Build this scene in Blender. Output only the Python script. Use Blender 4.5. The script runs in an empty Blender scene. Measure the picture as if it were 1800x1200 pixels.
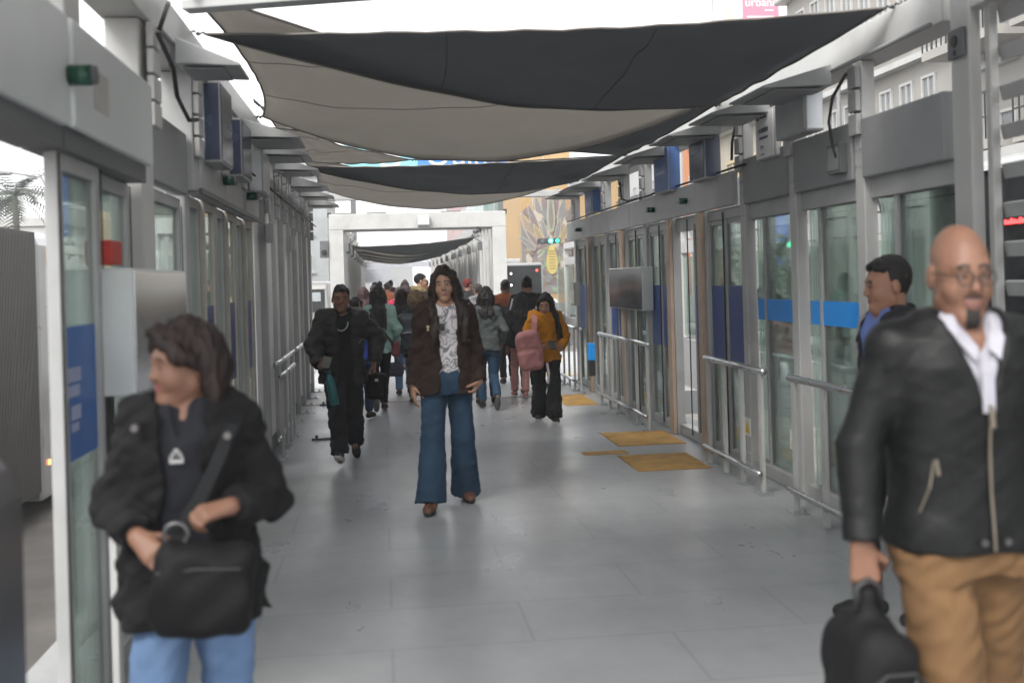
import bpy, math, random
import numpy as np
from math import sin, cos, pi, radians, atan, sqrt
from mathutils import Matrix, Vector
random.seed(7)
np.random.seed(7)
C = bpy.context.scene.collection
S = bpy.context.scene

# ------------------------------------------------------------------ camera
psi, rho = atan(228 / 2000), 0.028
Fv = Vector((sin(psi), cos(psi), 0))
R0 = Vector((cos(psi), -sin(psi), 0)); U0 = Vector((0, 0, 1))
Rv = cos(rho) * R0 - sin(rho) * U0
Uv = sin(rho) * R0 + cos(rho) * U0
camd = bpy.data.cameras.new('camera')
cam = bpy.data.objects.new('camera', camd); C.objects.link(cam)
mw = Matrix.Identity(4)
for i in range(3):
    mw[i][0], mw[i][1], mw[i][2] = Rv[i], Uv[i], -Fv[i]
mw[0][3], mw[1][3], mw[2][3] = 0, 0, 1.56
cam.matrix_world = mw
camd.lens = 40; camd.sensor_width = 36; camd.shift_y = -108.4 / 1800
camd.clip_start = 0.05; camd.clip_end = 3000
camd.dof.use_dof = True; camd.dof.focus_distance = 14.5; camd.dof.aperture_fstop = 2.3
S.camera = cam

# ------------------------------------------------------------------ sky, sun, exposure
SUN_EL, SUN_AZ = radians(48), radians(215)
W = bpy.data.worlds.new('World'); S.world = W; W.use_nodes = True
nt = W.node_tree; nt.nodes.clear()
sky = nt.nodes.new('ShaderNodeTexSky'); sky.sky_type = 'NISHITA'; sky.sun_disc = False
sky.sun_elevation = SUN_EL; sky.sun_rotation = SUN_AZ; sky.air_density = 1.0; sky.dust_density = 4.0
bw = nt.nodes.new('ShaderNodeRGBToBW')
cl = nt.nodes.new('ShaderNodeMix'); cl.data_type = 'RGBA'; cl.inputs[0].default_value = 0.9
tint = nt.nodes.new('ShaderNodeMix'); tint.data_type = 'RGBA'; tint.blend_type = 'MULTIPLY'; tint.inputs[0].default_value = 1
tint.inputs[7].default_value = (1.0, 0.995, 0.985, 1)
bgn = nt.nodes.new('ShaderNodeBackground'); bgn.inputs[1].default_value = 0.12
out = nt.nodes.new('ShaderNodeOutputWorld')
L = nt.links.new
L(sky.outputs[0], bw.inputs[0]); L(sky.outputs[0], cl.inputs[6]); L(bw.outputs[0], cl.inputs[7])
cloud = nt.nodes.new('ShaderNodeMix'); cloud.data_type = 'RGBA'; cloud.inputs[0].default_value = 0.7
cloud.inputs[7].default_value = (5.2, 5.25, 5.35, 1)          # even cloud deck over the clear sky
L(cl.outputs[2], cloud.inputs[6]); L(cloud.outputs[2], tint.inputs[6]); L(tint.outputs[2], bgn.inputs[0]); L(bgn.outputs[0], out.inputs[0])
sund = bpy.data.lights.new('sun', 'SUN'); sund.energy = 0.9; sund.angle = radians(25); sund.color = (1.0, 0.96, 0.9)
sun = bpy.data.objects.new('sun', sund); C.objects.link(sun)
sd = Vector((sin(SUN_AZ) * cos(SUN_EL), cos(SUN_AZ) * cos(SUN_EL), sin(SUN_EL)))
sun.rotation_euler = sd.to_track_quat('Z', 'Y').to_euler()
S.view_settings.view_transform = 'Standard'; S.view_settings.look = 'None'
S.view_settings.gamma = 1; S.view_settings.exposure = 2.0
try:
    S.cycles.use_denoising = True
    S.cycles.max_bounces = 12; S.cycles.diffuse_bounces = 8; S.cycles.glossy_bounces = 6; S.cycles.transparent_max_bounces = 24
    S.cycles.caustics_reflective = False; S.cycles.caustics_refractive = False
    S.cycles.sample_clamp_indirect = 4
except Exception:
    pass

# ------------------------------------------------------------------ materials
MATS = {}
def M(name, col, rough=0.5, metal=0.0, var=0.12, scale=6.0, bump=0.0, bscale=60.0, spec=0.5, coat=0.0, dirt=0.0, stretch=(1, 1, 1)):
    if name in MATS: return MATS[name]
    m = bpy.data.materials.new(name); m.use_nodes = True
    n = m.node_tree.nodes; l = m.node_tree.links.new
    b = n['Principled BSDF']
    b.inputs['Roughness'].default_value = rough; b.inputs['Metallic'].default_value = metal
    b.inputs['Specular IOR Level'].default_value = spec; b.inputs['Coat Weight'].default_value = coat
    tc = n.new('ShaderNodeTexCoord'); mp = n.new('ShaderNodeMapping'); mp.inputs['Scale'].default_value = stretch
    l(tc.outputs['Object'], mp.inputs[0])
    nz = n.new('ShaderNodeTexNoise'); nz.inputs['Scale'].default_value = scale; nz.inputs['Detail'].default_value = 5
    l(mp.outputs[0], nz.inputs[0])
    r = n.new('ShaderNodeMapRange'); r.inputs[1].default_value = 0.3; r.inputs[2].default_value = 0.7
    r.inputs[3].default_value = 1 - var; r.inputs[4].default_value = 1 + var
    l(nz.outputs[0], r.inputs[0])
    mx = n.new('ShaderNodeMix'); mx.data_type = 'RGBA'; mx.blend_type = 'MULTIPLY'; mx.inputs[0].default_value = 1
    mx.inputs[6].default_value = (*col, 1); l(r.outputs[0], mx.inputs[7])
    last = mx.outputs[2]
    if dirt > 0:
        n2 = n.new('ShaderNodeTexNoise'); n2.inputs['Scale'].default_value = scale * 0.35; n2.inputs['Detail'].default_value = 8
        n2.inputs['Roughness'].default_value = 0.7; l(mp.outputs[0], n2.inputs[0])
        r2 = n.new('ShaderNodeMapRange'); r2.inputs[1].default_value = 0.5; r2.inputs[2].default_value = 0.72
        r2.inputs[3].default_value = 0; r2.inputs[4].default_value = dirt; l(n2.outputs[0], r2.inputs[0])
        m2 = n.new('ShaderNodeMix'); m2.data_type = 'RGBA'; l(r2.outputs[0], m2.inputs[0]); l(last, m2.inputs[6])
        m2.inputs[7].default_value = (col[0] * 0.35 + 0.02, col[1] * 0.32 + 0.02, col[2] * 0.28 + 0.015, 1); last = m2.outputs[2]
    l(last, b.inputs['Base Color'])
    rr = n.new('ShaderNodeMapRange'); rr.inputs[3].default_value = max(0.02, rough - 0.08); rr.inputs[4].default_value = min(1, rough + 0.08)
    l(nz.outputs[0], rr.inputs[0]); l(rr.outputs[0], b.inputs['Roughness'])
    if bump > 0:
        n3 = n.new('ShaderNodeTexNoise'); n3.inputs['Scale'].default_value = bscale; n3.inputs['Detail'].default_value = 4; l(mp.outputs[0], n3.inputs[0])
        bp = n.new('ShaderNodeBump'); bp.inputs['Strength'].default_value = bump; bp.inputs['Distance'].default_value = 0.01
        l(n3.outputs[0], bp.inputs['Height']); l(bp.outputs[0], b.inputs['Normal'])
    MATS[name] = m
    return m

def glass(name, tint, refl=1.0, haze=0.07, hazecol=(0.5, 0.56, 0.55)):
    if name in MATS: return MATS[name]
    m = bpy.data.materials.new(name); m.use_nodes = True
    n = m.node_tree.nodes; l = m.node_tree.links.new; n.clear()
    o = n.new('ShaderNodeOutputMaterial'); t = n.new('ShaderNodeBsdfTransparent'); t.inputs[0].default_value = (*tint, 1)
    g = n.new('ShaderNodeBsdfGlossy'); g.inputs[0].default_value = (0.95, 1, 0.98, 1); g.inputs[1].default_value = 0.02
    d = n.new('ShaderNodeBsdfDiffuse'); d.inputs[0].default_value = (*hazecol, 1)
    fr = n.new('ShaderNodeFresnel'); fr.inputs[0].default_value = 1.52
    mm = n.new('ShaderNodeMath'); mm.operation = 'MULTIPLY'; mm.inputs[1].default_value = refl; mm.use_clamp = True; l(fr.outputs[0], mm.inputs[0])
    tc = n.new('ShaderNodeTexCoord'); nz = n.new('ShaderNodeTexNoise'); nz.inputs['Scale'].default_value = 3.5; nz.inputs['Detail'].default_value = 6; l(tc.outputs['Object'], nz.inputs[0])
    r = n.new('ShaderNodeMapRange'); r.inputs[1].default_value = 0.35; r.inputs[2].default_value = 0.75; r.inputs[3].default_value = haze * 0.4; r.inputs[4].default_value = haze * 1.7; l(nz.outputs[0], r.inputs[0])
    m1 = n.new('ShaderNodeMixShader'); l(r.outputs[0], m1.inputs[0]); l(t.outputs[0], m1.inputs[1]); l(d.outputs[0], m1.inputs[2])
    m2 = n.new('ShaderNodeMixShader'); l(mm.outputs[0], m2.inputs[0]); l(m1.outputs[0], m2.inputs[1]); l(g.outputs[0], m2.inputs[2])
    l(m2.outputs[0], o.inputs[0]); MATS[name] = m
    return m

def emit(name, col, st):
    if name in MATS: return MATS[name]
    m = bpy.data.materials.new(name); m.use_nodes = True
    b = m.node_tree.nodes['Principled BSDF']
    b.inputs['Base Color'].default_value = (*col, 1); b.inputs['Emission Color'].default_value = (*col, 1); b.inputs['Emission Strength'].default_value = st
    MATS[name] = m
    return m

def cloth_sail(name, col, tr):
    m = M(name, col, 0.85, var=0.10, scale=2.0, bump=0.15, bscale=250, spec=0.2, dirt=0.25)
    n = m.node_tree.nodes; l = m.node_tree.links.new
    b = n['Principled BSDF']; o = n['Material Output']
    t = n.new('ShaderNodeBsdfTranslucent'); t.inputs[0].default_value = (*[c * 1.0 for c in col], 1)
    mx = n.new('ShaderNodeMixShader'); mx.inputs[0].default_value = tr
    l(b.outputs[0], mx.inputs[1]); l(t.outputs[0], mx.inputs[2]); l(mx.outputs[0], o.inputs[0])
    return m

def floor_mat(name, col, rough, worn=0.35):
    m = bpy.data.materials.new(name); m.use_nodes = True
    n = m.node_tree.nodes; l = m.node_tree.links.new; b = n['Principled BSDF']
    tc = n.new('ShaderNodeTexCoord')
    def noise(sc, det, stretch=(1, 1, 1), rg=0.6):
        mp = n.new('ShaderNodeMapping'); mp.inputs['Scale'].default_value = stretch; l(tc.outputs['Object'], mp.inputs[0])
        z = n.new('ShaderNodeTexNoise'); z.inputs['Scale'].default_value = sc; z.inputs['Detail'].default_value = det; z.inputs['Roughness'].default_value = rg
        l(mp.outputs[0], z.inputs[0]); return z.outputs[0]
    def rng(s, a, bb, c, d):
        r = n.new('ShaderNodeMapRange'); r.inputs[1].default_value = a; r.inputs[2].default_value = bb; r.inputs[3].default_value = c; r.inputs[4].default_value = d
        l(s, r.inputs[0]); return r.outputs[0]
    def mix(f, a, bcol):
        x = n.new('ShaderNodeMix'); x.data_type = 'RGBA'; l(f, x.inputs[0])
        if isinstance(a, tuple): x.inputs[6].default_value = (*a, 1)
        else: l(a, x.inputs[6])
        x.inputs[7].default_value = (*bcol, 1); return x.outputs[2]
    big = noise(0.8, 6); fine = noise(9, 4); scuff = noise(1.3, 5, (1.6, 0.8, 1), 0.6); spots = noise(26, 3); streak = noise(0.8, 7, (0.7, 1.8, 1), 0.65)
    c = mix(rng(big, 0.35, 0.68, 0, 1), col, tuple(x * 0.8 for x in col))
    c = mix(rng(fine, 0.4, 0.85, 0, 0.25), c, tuple(x * 1.22 for x in col))
    c = mix(rng(scuff, 0.38, 0.82, 0, worn * 1.3), c, tuple(x * 0.6 for x in col))
    c = mix(rng(streak, 0.45, 0.82, 0, worn * 0.8), c, (col[0] * 1.3, col[1] * 1.28, col[2] * 1.22))
    c = mix(rng(spots, 0.74, 0.9, 0, 0.3), c, tuple(x * 0.5 for x in col))
    br = n.new('ShaderNodeTexBrick'); br.inputs['Scale'].default_value = 0.82; br.inputs['Mortar Size'].default_value = 0.006; br.inputs['Row Height'].default_value = 0.5; br.inputs['Brick Width'].default_value = 1.0
    l(tc.outputs['Object'], br.inputs[0]); c = mix(rng(br.outputs['Fac'], 0.0, 1.0, 0.0, 0.5), c, tuple(x * 0.55 for x in col))
    l(c, b.inputs['Base Color']); b.inputs['Specular IOR Level'].default_value = 0.5
    l(rng(scuff, 0.3, 0.75, rough - 0.06, rough + 0.14), b.inputs['Roughness'])
    bp = n.new('ShaderNodeBump'); bp.inputs['Strength'].default_value = 0.07; bp.inputs['Distance'].default_value = 0.01
    l(noise(14, 5), bp.inputs['Height']); l(bp.outputs[0], b.inputs['Normal'])
    MATS[name] = m
    return m

# ------------------------------------------------------------------ mesh helpers
def tag(o, label=None, cat=None, group=None, kind=None):
    if label: o['label'] = label
    if cat: o['category'] = cat
    if group: o['group'] = group
    if kind: o['kind'] = kind
    return o
def thing(name, label, cat, loc=(0, 0, 0), group=None, rz=0.0):
    o = bpy.data.objects.new(name, None); C.objects.link(o); o.location = loc; o.rotation_euler.z = rz
    o.empty_display_size = 0.1
    return tag(o, label, cat, group)
def wloc(o):
    v = Vector((0, 0, 0))
    while o is not None:
        v += o.location; o = o.parent
    return v
def copy_tree(o, parent=None):
    c = o.copy(); C.objects.link(c)
    if parent: c.parent = parent
    for ch in list(o.children): copy_tree(ch, c)
    return c
class MB:
    def __init__(s): s.v = []; s.f = []; s.m = []
    def add(s, vs, fs, m=0):
        k = len(s.v); s.v += [tuple(p) for p in vs]; s.f += [tuple(i + k for i in f) for f in fs]; s.m += [m] * len(fs); return s
    def box(s, x0, x1, y0, y1, z0, z1, m=0):
        return s.add([(x0, y0, z0), (x1, y0, z0), (x1, y1, z0), (x0, y1, z0), (x0, y0, z1), (x1, y0, z1), (x1, y1, z1), (x0, y1, z1)],
                     [(0, 3, 2, 1), (4, 5, 6, 7), (0, 1, 5, 4), (1, 2, 6, 5), (2, 3, 7, 6), (3, 0, 4, 7)], m)
    def obox(s, c, h, mat, m=0):
        vs = []
        for sz in (-1, 1):
            for sx, sy in ((-1, -1), (1, -1), (1, 1), (-1, 1)):
                vs.append(Vector(c) + mat @ Vector((sx * h[0], sy * h[1], sz * h[2])))
        return s.add(vs, [(0, 3, 2, 1), (4, 5, 6, 7), (0, 1, 5, 4), (1, 2, 6, 5), (2, 3, 7, 6), (3, 0, 4, 7)], m)
    def bar(s, a, b, w, t, up=(0, 0, 1), m=0):
        a = Vector(a); b = Vector(b); d = (b - a); ln = d.length; d.normalize()
        x = d.cross(Vector(up)); x = x.normalized() if x.length > 1e-5 else Vector((1, 0, 0)); z = x.cross(d)
        mat = Matrix((x, d, z)).transposed()
        return s.obox((a + b) / 2, (w / 2, ln / 2, t / 2), mat, m)
    def tube(s, pts, r, seg=10, m=0, caps=True):
        pts = [Vector(p) for p in pts]; n = len(pts); rs = r if isinstance(r, (list, tuple)) else [r] * n
        vs = []; px = None
        for i, p in enumerate(pts):
            d = (pts[min(i + 1, n - 1)] - pts[max(i - 1, 0)]).normalized()
            if px is None:
                px = d.cross(Vector((0, 0, 1)))
                if px.length < 1e-3: px = Vector((1, 0, 0))
            px = (px - d * px.dot(d)).normalized(); py = d.cross(px)
            for j in range(seg):
                a = 2 * pi * j / seg; vs.append(p + (px * cos(a) + py * sin(a)) * rs[i])
        fs = [(i * seg + j, i * seg + (j + 1) % seg, (i + 1) * seg + (j + 1) % seg, (i + 1) * seg + j) for i in range(n - 1) for j in range(seg)]
        if caps: fs += [tuple(reversed(range(seg))), tuple((n - 1) * seg + j for j in range(seg))]
        return s.add(vs, fs, m)
    def prism(s, pts, axis, a, b, m=0):
        # polygon in the two other axes extruded along axis from a to b
        def P(p, t):
            return (t, p[0], p[1]) if axis == 0 else (p[0], t, p[1]) if axis == 1 else (p[0], p[1], t)
        n = len(pts); vs = [P(p, a) for p in pts] + [P(p, b) for p in pts]
        return s.add(vs, [tuple(range(n)), tuple(reversed(range(n, 2 * n)))] + [(i, i + n, (i + 1) % n + n, (i + 1) % n) for i in range(n)], m)
    def build(s, name, mats, parent=None, bevel=0, smooth=False, local=False):
        me = bpy.data.meshes.new(name)
        off = Vector((0, 0, 0)) if (parent is None or local) else wloc(parent)
        me.from_pydata([(v[0] - off.x, v[1] - off.y, v[2] - off.z) for v in s.v], [], s.f)
        if not isinstance(mats, (list, tuple)): mats = [mats]
        for q in mats: me.materials.append(q)
        for p, mi in zip(me.polygons, s.m): p.material_index = mi; p.use_smooth = smooth
        # consistent outward normals
        import bmesh
        bm = bmesh.new(); bm.from_mesh(me); bmesh.ops.recalc_face_normals(bm, faces=bm.faces); bm.to_mesh(me); bm.free()
        o = bpy.data.objects.new(name, me); C.objects.link(o)
        if parent is not None: o.parent = parent
        if bevel:
            md = o.modifiers.new('bevel', 'BEVEL'); md.width = bevel; md.segments = 2; md.limit_method = 'ANGLE'
        return o
def bx(name, mats, parent, *b, bevel=0):
    return MB().box(*b).build(name, mats, parent, bevel=bevel)
def text(name, body, size, loc, rx, rz, mat, parent=None, extrude=0.004, align='CENTER'):
    cu = bpy.data.curves.new(name, 'FONT'); cu.body = body; cu.size = size; cu.extrude = extrude; cu.align_x = align; cu.align_y = 'CENTER'
    tmp = bpy.data.objects.new(name + '_source', cu); C.objects.link(tmp)
    bpy.context.view_layer.update()
    me = bpy.data.meshes.new_from_object(tmp.evaluated_get(bpy.context.evaluated_depsgraph_get())); me.name = name
    bpy.data.objects.remove(tmp); bpy.data.curves.remove(cu)
    me.materials.clear(); me.materials.append(mat)
    o = bpy.data.objects.new(name, me); C.objects.link(o)
    if parent is not None:
        o.parent = parent; o.location = Vector(loc) - wloc(parent)
    else: o.location = loc
    o.rotation_euler = (rx, 0, rz)
    return o

white = M('white_paint', (0.44, 0.44, 0.43), 0.45, var=0.06, scale=3, dirt=0.35, bump=0.03, bscale=30)
grey_light = M('light_grey_paint', (0.36, 0.365, 0.365), 0.5, var=0.08, scale=3, dirt=0.35)
grey_mid = M('mid_grey_paint', (0.22, 0.225, 0.23), 0.5, var=0.10, scale=2.5, dirt=0.4)
grey_dark = M('dark_grey_paint', (0.10, 0.105, 0.11), 0.5, var=0.1, scale=3, dirt=0.3)
bluegrey = M('blue_grey_panel', (0.58, 0.61, 0.61), 0.42, var=0.05, scale=2, dirt=0.2)
tan = M('tan_frame', (0.40, 0.30, 0.225), 0.5, var=0.08, dirt=0.25)
steel = M('brushed_steel', (0.62, 0.63, 0.64), 0.28, metal=1, var=0.08, scale=20, stretch=(1, 0.1, 1), bump=0.02)
steel_flat = M('steel_sheet', (0.50, 0.52, 0.54), 0.33, metal=0.75, var=0.12, scale=3, dirt=0.25)
black_rub = M('black_rubber', (0.015, 0.015, 0.016), 0.6)
green_glass = glass('greenish_glass', (0.86, 0.91, 0.89), 0.85, 0.03)
clear_glass = glass('clear_glass', (0.88, 0.93, 0.91), 0.6, 0.03)
dark_glass = M('dark_glass', (0.012, 0.014, 0.016), 0.07, spec=0.6, var=0.2)
blue = M('blue_vinyl', (0.008, 0.10, 0.36), 0.4, var=0.06)
blue_bright = M('bright_blue_vinyl', (0.01, 0.26, 0.75), 0.35, var=0.06)
blue_dark = M('dark_blue_sign', (0.045, 0.058, 0.10), 0.25, var=0.12)
white_mark = M('white_marking', (0.75, 0.75, 0.75), 0.5, var=0.05)
yellow = M('yellow_marking', (0.70, 0.48, 0.05), 0.6, var=0.1)
red = M('red_paint', (0.42, 0.03, 0.02), 0.5)
grn_lens = M('green_lens', (0.008, 0.07, 0.04), 0.25, var=0.2)
# ================================================================== ground
ROADZ = -1.15
asphalt = M('asphalt', (0.20, 0.185, 0.172), 0.85, var=0.2, scale=1.5, bump=0.3, bscale=120, dirt=0.3)
deckm = floor_mat('deck_paint', (0.345, 0.355, 0.37), 0.31)
deckm2 = floor_mat('pale_deck_paint', (0.34, 0.35, 0.36), 0.45, 0.2)
kerbm = M('kerb_concrete', (0.30, 0.305, 0.31), 0.7, var=0.1, scale=4, dirt=0.3)
g = MB(); g.add([(-300, -60, ROADZ), (300, -60, ROADZ), (300, 420, ROADZ), (-300, 420, ROADZ)], [(0, 1, 2, 3)])
tag(g.build('road', asphalt), kind='structure')
ln = MB()
for k in range(14):
    ln.box(-7.6, -7.45, 2 + k * 6, 5 + k * 6, ROADZ, ROADZ + 0.004); ln.box(7.6, 7.75, 34 + k * 6, 37 + k * 6, ROADZ, ROADZ + 0.004)
ln.box(3.5, 3.62, 40, 120, ROADZ, ROADZ + 0.004)
tag(ln.build('road_marking', white_mark), kind='structure')
f = MB(); f.box(-1.24, 3.06, -4, 15.02, -0.32, 0.0)
tag(f.build('floor', deckm), kind='structure')
f = MB(); f.box(-1.24, 4.2, 15.03, 24.0, -0.32, -0.004); f.box(-1.24, 2.9, 24.0, 60, -0.32, -0.004)
tag(f.build('pavement', deckm2), kind='structure')
f = MB(); f.box(-1.5, -1.245, -4, 24, -0.3, 0.004); f.box(3.065, 3.3, -4, 15.025, -0.3, 0.004)
tag(f.build('kerb', kerbm, bevel=0.01), kind='structure')
f = MB(); f.box(-1.2, 2.75, 14.98, 15.06, -0.003, 0.005)
tag(f.build('path', M('joint_strip', (0.30, 0.22, 0.16), 0.6, var=0.3, scale=12)), kind='structure')
pl = MB(); pl.box(2.5, 3.4, 21.4, 21.6, -0.004, 0.002); pl.box(2.2, 3.1, 18.2, 18.35, -0.004, 0.002)
tag(pl.build('road_line', yellow), kind='structure')

# ================================================================== glazed wall on the right
rw = thing('glazed_wall', 'long grey and glass wall with sliding doors, beside the man in the leather jacket', 'wall', (2.9, 5, 0))
postY = [5.33, 6.5, 7.62, 8.72, 9.86, 10.98, 12.1, 13.2, 14.3, 15.4, 16.6]
bx('roof_beam', white, rw, 2.84, 3.04, 5.45, 17.1, 2.80, 3.0, bevel=0.008)
bx('roof_beam', white, rw, 2.84, 3.04, -3, 5.22, 2.80, 3.0, bevel=0.008)
post_grey = M('post_grey_white', (0.42, 0.42, 0.415), 0.45, var=0.07, scale=3, dirt=0.4)
MB().box(2.83, 2.895, 5.18, 5.36, 0, 3.06).build('post', post_grey, rw, bevel=0.012)
MB().box(2.885, 2.93, 5.09, 5.14, 0, 3.02).build('post', white, rw, bevel=0.008)
for y in postY[1:]:
    p = MB(); d = 0.062
    p.box(2.84, 2.925, y - d, y + d, 0, 2.798); p.build('post', post_grey if y < 9 else grey_light, rw, bevel=0.008)
    # stacked junction covers near the post head
    j = MB()
    for q, z in enumerate((2.36, 2.50, 2.64)):
        j.box(2.805, 2.838, y - 0.06, y + 0.06, z, z + 0.125)
    j.build('junction_cover', grey_light, rw, bevel=0.006)
# dark fascia panels of the near bays
for a, b in ((5.46, 6.41), (6.59, 7.53), (7.71, 8.63)):
    bx('fascia_panel', grey_mid, rw, 2.825, 2.95, a - 0.02, b + 0.02, 2.10, 2.45, bevel=0.01)
# pale door header of the far bays, in lengths
for a, b in ((8.81, 12.6), (12.61, 15.0), (15.01, 17.0)):
    bx('door_header', grey_light, rw, 2.79, 2.838, a, b, 2.11, 2.38, bevel=0.008)
for a, b in zip(postY[:-1], postY[1:]):
    bx('transom', grey_light, rw, 2.88, 2.96, a + 0.065, b - 0.065, 1.98, 2.115, bevel=0.005)
    bx('sill', grey_light, rw, 2.87, 2.97, a + 0.065, b - 0.065, 0.004, 0.10, bevel=0.005)
# fixed panes with blue band in the first bays
for i, (a, b) in enumerate(zip(postY[:3], postY[1:4])):
    gp = bx('glass_pane', green_glass, rw, 2.915, 2.925, a + 0.1, b - 0.1, 0.1, 1.98)
    bx('mullion', grey_light, rw, 2.90, 2.95, (a + b) / 2 + 0.22, (a + b) / 2 + 0.26, 0.1, 1.98)
    if i: bx('blue_band', blue_bright, gp, 2.905, 2.911, a + 0.12, b - 0.12, 1.20, 1.36)
# sliding doors: tan framed leaves and green panes
for i, (a, b) in enumerate(zip(postY[3:-1], postY[4:])):
    if i in (1,):
        # open bay: two leaves slid aside
        segs = ((a + 0.09, a + 0.42),)
    else: segs = ((a + 0.09, (a + b) / 2 - 0.005), ((a + b) / 2 + 0.005, b - 0.09))
    for u, v in segs:
        d = MB(); t = 0.035
        d.box(2.868, 2.905, u, u + t, 0.02, 2.09); d.box(2.868, 2.905, v - t, v, 0.02, 2.09); d.box(2.868, 2.905, u + t, v - t, 0.02, 0.08); d.box(2.868, 2.905, u + t, v - t, 2.02, 2.09)
        lf = d.build('sliding_door', M('grey_door_frame', (0.30, 0.305, 0.30), 0.4), rw, bevel=0.003)
        bx('glass_pane', green_glass, lf, 2.882, 2.890, u + t, v - t, 0.08, 2.02)
        st = bx('door_sticker', M('navy_vinyl', (0.02, 0.06, 0.22), 0.35), lf, 2.872, 2.878, u + t + 0.01, v - t - 0.01, 0.92 if i % 2 else 0.84, 1.46) if i in (0, 1, 2, 4, 6) else None
for y in (9.86, 10.98, 13.2, 15.4):
    bx('door_jamb', tan, rw, 2.80, 2.836, y - 0.07, y + 0.07, 0.0, 2.11, bevel=0.006)
for y in (10.18, 11.43, 15.77):
    q = MB(); q.tube([(2.72, y, 2.235), (2.79, y, 2.235)], 0.028, 14, 0); q.tube([(2.70, y, 2.235), (2.72, y, 2.235)], 0.026, 14, 1)
    q.build('door_light', [grn_lens, grey_light], rw, smooth=True)
eb = MB(); eb.box(2.775, 2.822, 6.63, 6.83, 2.155, 2.335, 0); eb.box(2.770, 2.7745, 6.65, 6.81, 2.175, 2.315, 1)
eb.build('electric_box', [grey_dark, grey_mid], rw, bevel=0.005)
ks = MB(); ks.box(2.805, 2.828, 5.20, 5.34, 2.58, 2.72, 0); ks.tube([(2.804, 5.27, 2.66), (2.798, 5.27, 2.66)], 0.030, 16, 1); ks.tube([(2.804, 5.27, 2.605), (2.798, 5.27, 2.605)], 0.014, 10, 1)
ks.build('loudspeaker', [grey_dark, black_rub], rw, bevel=0.006)
for (ya, za, yb, zb_) in ((6.92, 2.03, 5.90, 0.30), (9.09, 2.0, 8.30, 1.35), (8.44, 2.0, 9.75, 1.07)):
    q = MB(); q.bar((3.16, ya, za), (3.16, yb, zb_), 0.05, 0.03); q.build('brace', white, rw)
# horizontal louvres beyond the big post
for z in [0.16 + 0.185 * k for k in range(15)]:
    mat = Matrix.Rotation(radians(-12), 3, 'Y')
    MB().obox((2.95, 3.3, z), (0.012, 1.80, 0.036), mat).build('louvre', grey_light, rw, bevel=0.004)
# warning stickers near the foot of the posts
for y in (8.72, 7.9):
    s_ = MB(); s_.box(2.832, 2.8375, y - 0.075, y + 0.075, 0.28, 0.42, 0) if y > 8.5 else s_.box(2.906, 2.912, y - 0.075, y + 0.075, 0.28, 0.42, 0)
    x = 2.83 if y > 8.5 else 2.904
    s_.add([(x, y - 0.06, 0.30), (x, y + 0.06, 0.30), (x, y, 0.41)], [(0, 1, 2)], 1)
    s_.build('warning_sticker', [white_mark, yellow], rw)
for nm, ys in (('cable', [(2.80, 6.55, 2.74), (2.77, 6.70, 2.62), (2.775, 6.78, 2.48), (2.77, 6.72, 2.34), (2.768, 6.66, 2.25)]),
               ('cable', [(2.80, 10.9, 2.6), (2.79, 11.0, 2.43), (2.775, 11.5, 2.39), (2.775, 12.6, 2.41), (2.79, 13.0, 2.46), (2.8, 13.1, 2.66)]),
               ('cable', [(2.81, 8.75, 2.72), (2.79, 8.78, 2.6), (2.79, 8.8, 2.46)])):
    MB().tube(ys, 0.011, 6).build(nm, black_rub, rw, smooth=True)

# ================================================================== glazed and panelled wall on the left
lw = thing('glazed_wall', 'grey and glass wall with pale header panels, beside the woman carrying the black bag', 'wall', (-1.1, 5, 0))
bx('roof_beam', white, lw, -1.22, -1.02, -3, 17.6, 2.78, 3.0, bevel=0.008)
lp = [3.87, 5.36, 6.62, 7.7, 8.75, 9.8]
for y in (4.05, 5.36, 6.62, 7.7, 8.75, 9.8):
    w = 0.10 if y != 5.36 else 0.13
    pb_ = MB(); pb_.box(-1.20, -1.03, y - w, y + w, 2.10 if y < 6 else 2.11, 2.778) if y != 5.36 else pb_.box(-1.20, -1.05, y - w, y + w, 0, 2.778)
    if y > 6: pb_.box(-1.20, -1.085, y - w * 0.7, y + w * 0.7, 0, 2.109)
    pb_.build('post', white if y < 6 else grey_light, lw, bevel=0.008)
    j = MB()
    for z in (2.30, 2.42, 2.54, 2.66): j.box(-1.028, -0.995, y - 0.085, y + 0.085, z, z + 0.108)
    if y > 5: j.build('junction_cover', white, lw, bevel=0.006)
for a, b in ((2.2, 3.84), (3.87, 5.16)):
    bx('header_panel', bluegrey, lw, -1.10 if a < 3 else -1.015, -0.99 if a < 3 else -0.985, a, b, 2.10, 2.46, bevel=0.012)
    bx('door_track', grey_dark, lw, -1.16, -1.02, a, b, 2.03, 2.11)
bx('header_panel', grey_mid, lw, -1.14, -1.06, 5.5, 6.5, 2.08, 2.42, bevel=0.01)
for a, b in ((6.74, 7.58), (7.82, 8.63), (8.87, 9.68)):
    bx('header_panel', grey_light, lw, -1.10, -1.022, a, b, 2.10, 2.40, bevel=0.01)
q = MB(); q.box(-1.02, -1.0, 6.62, 9.9, 2.10, 2.13); q.build('door_track', grey_dark, lw)
for y in (3.814, 7.65, 8.97):
    q = MB(); x0 = -0.985 if y < 5 else -1.02; r = 0.034 if y < 5 else 0.03
    q.tube([(x0, y, 2.26), (x0 + 0.07, y, 2.26)], r, 14, 0); q.tube([(x0 + 0.07, y, 2.26), (x0 + 0.085, y, 2.26)], r * 0.9, 14, 1)
    q.build('door_light', [grn_lens, grey_dark], lw, smooth=True)
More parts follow.
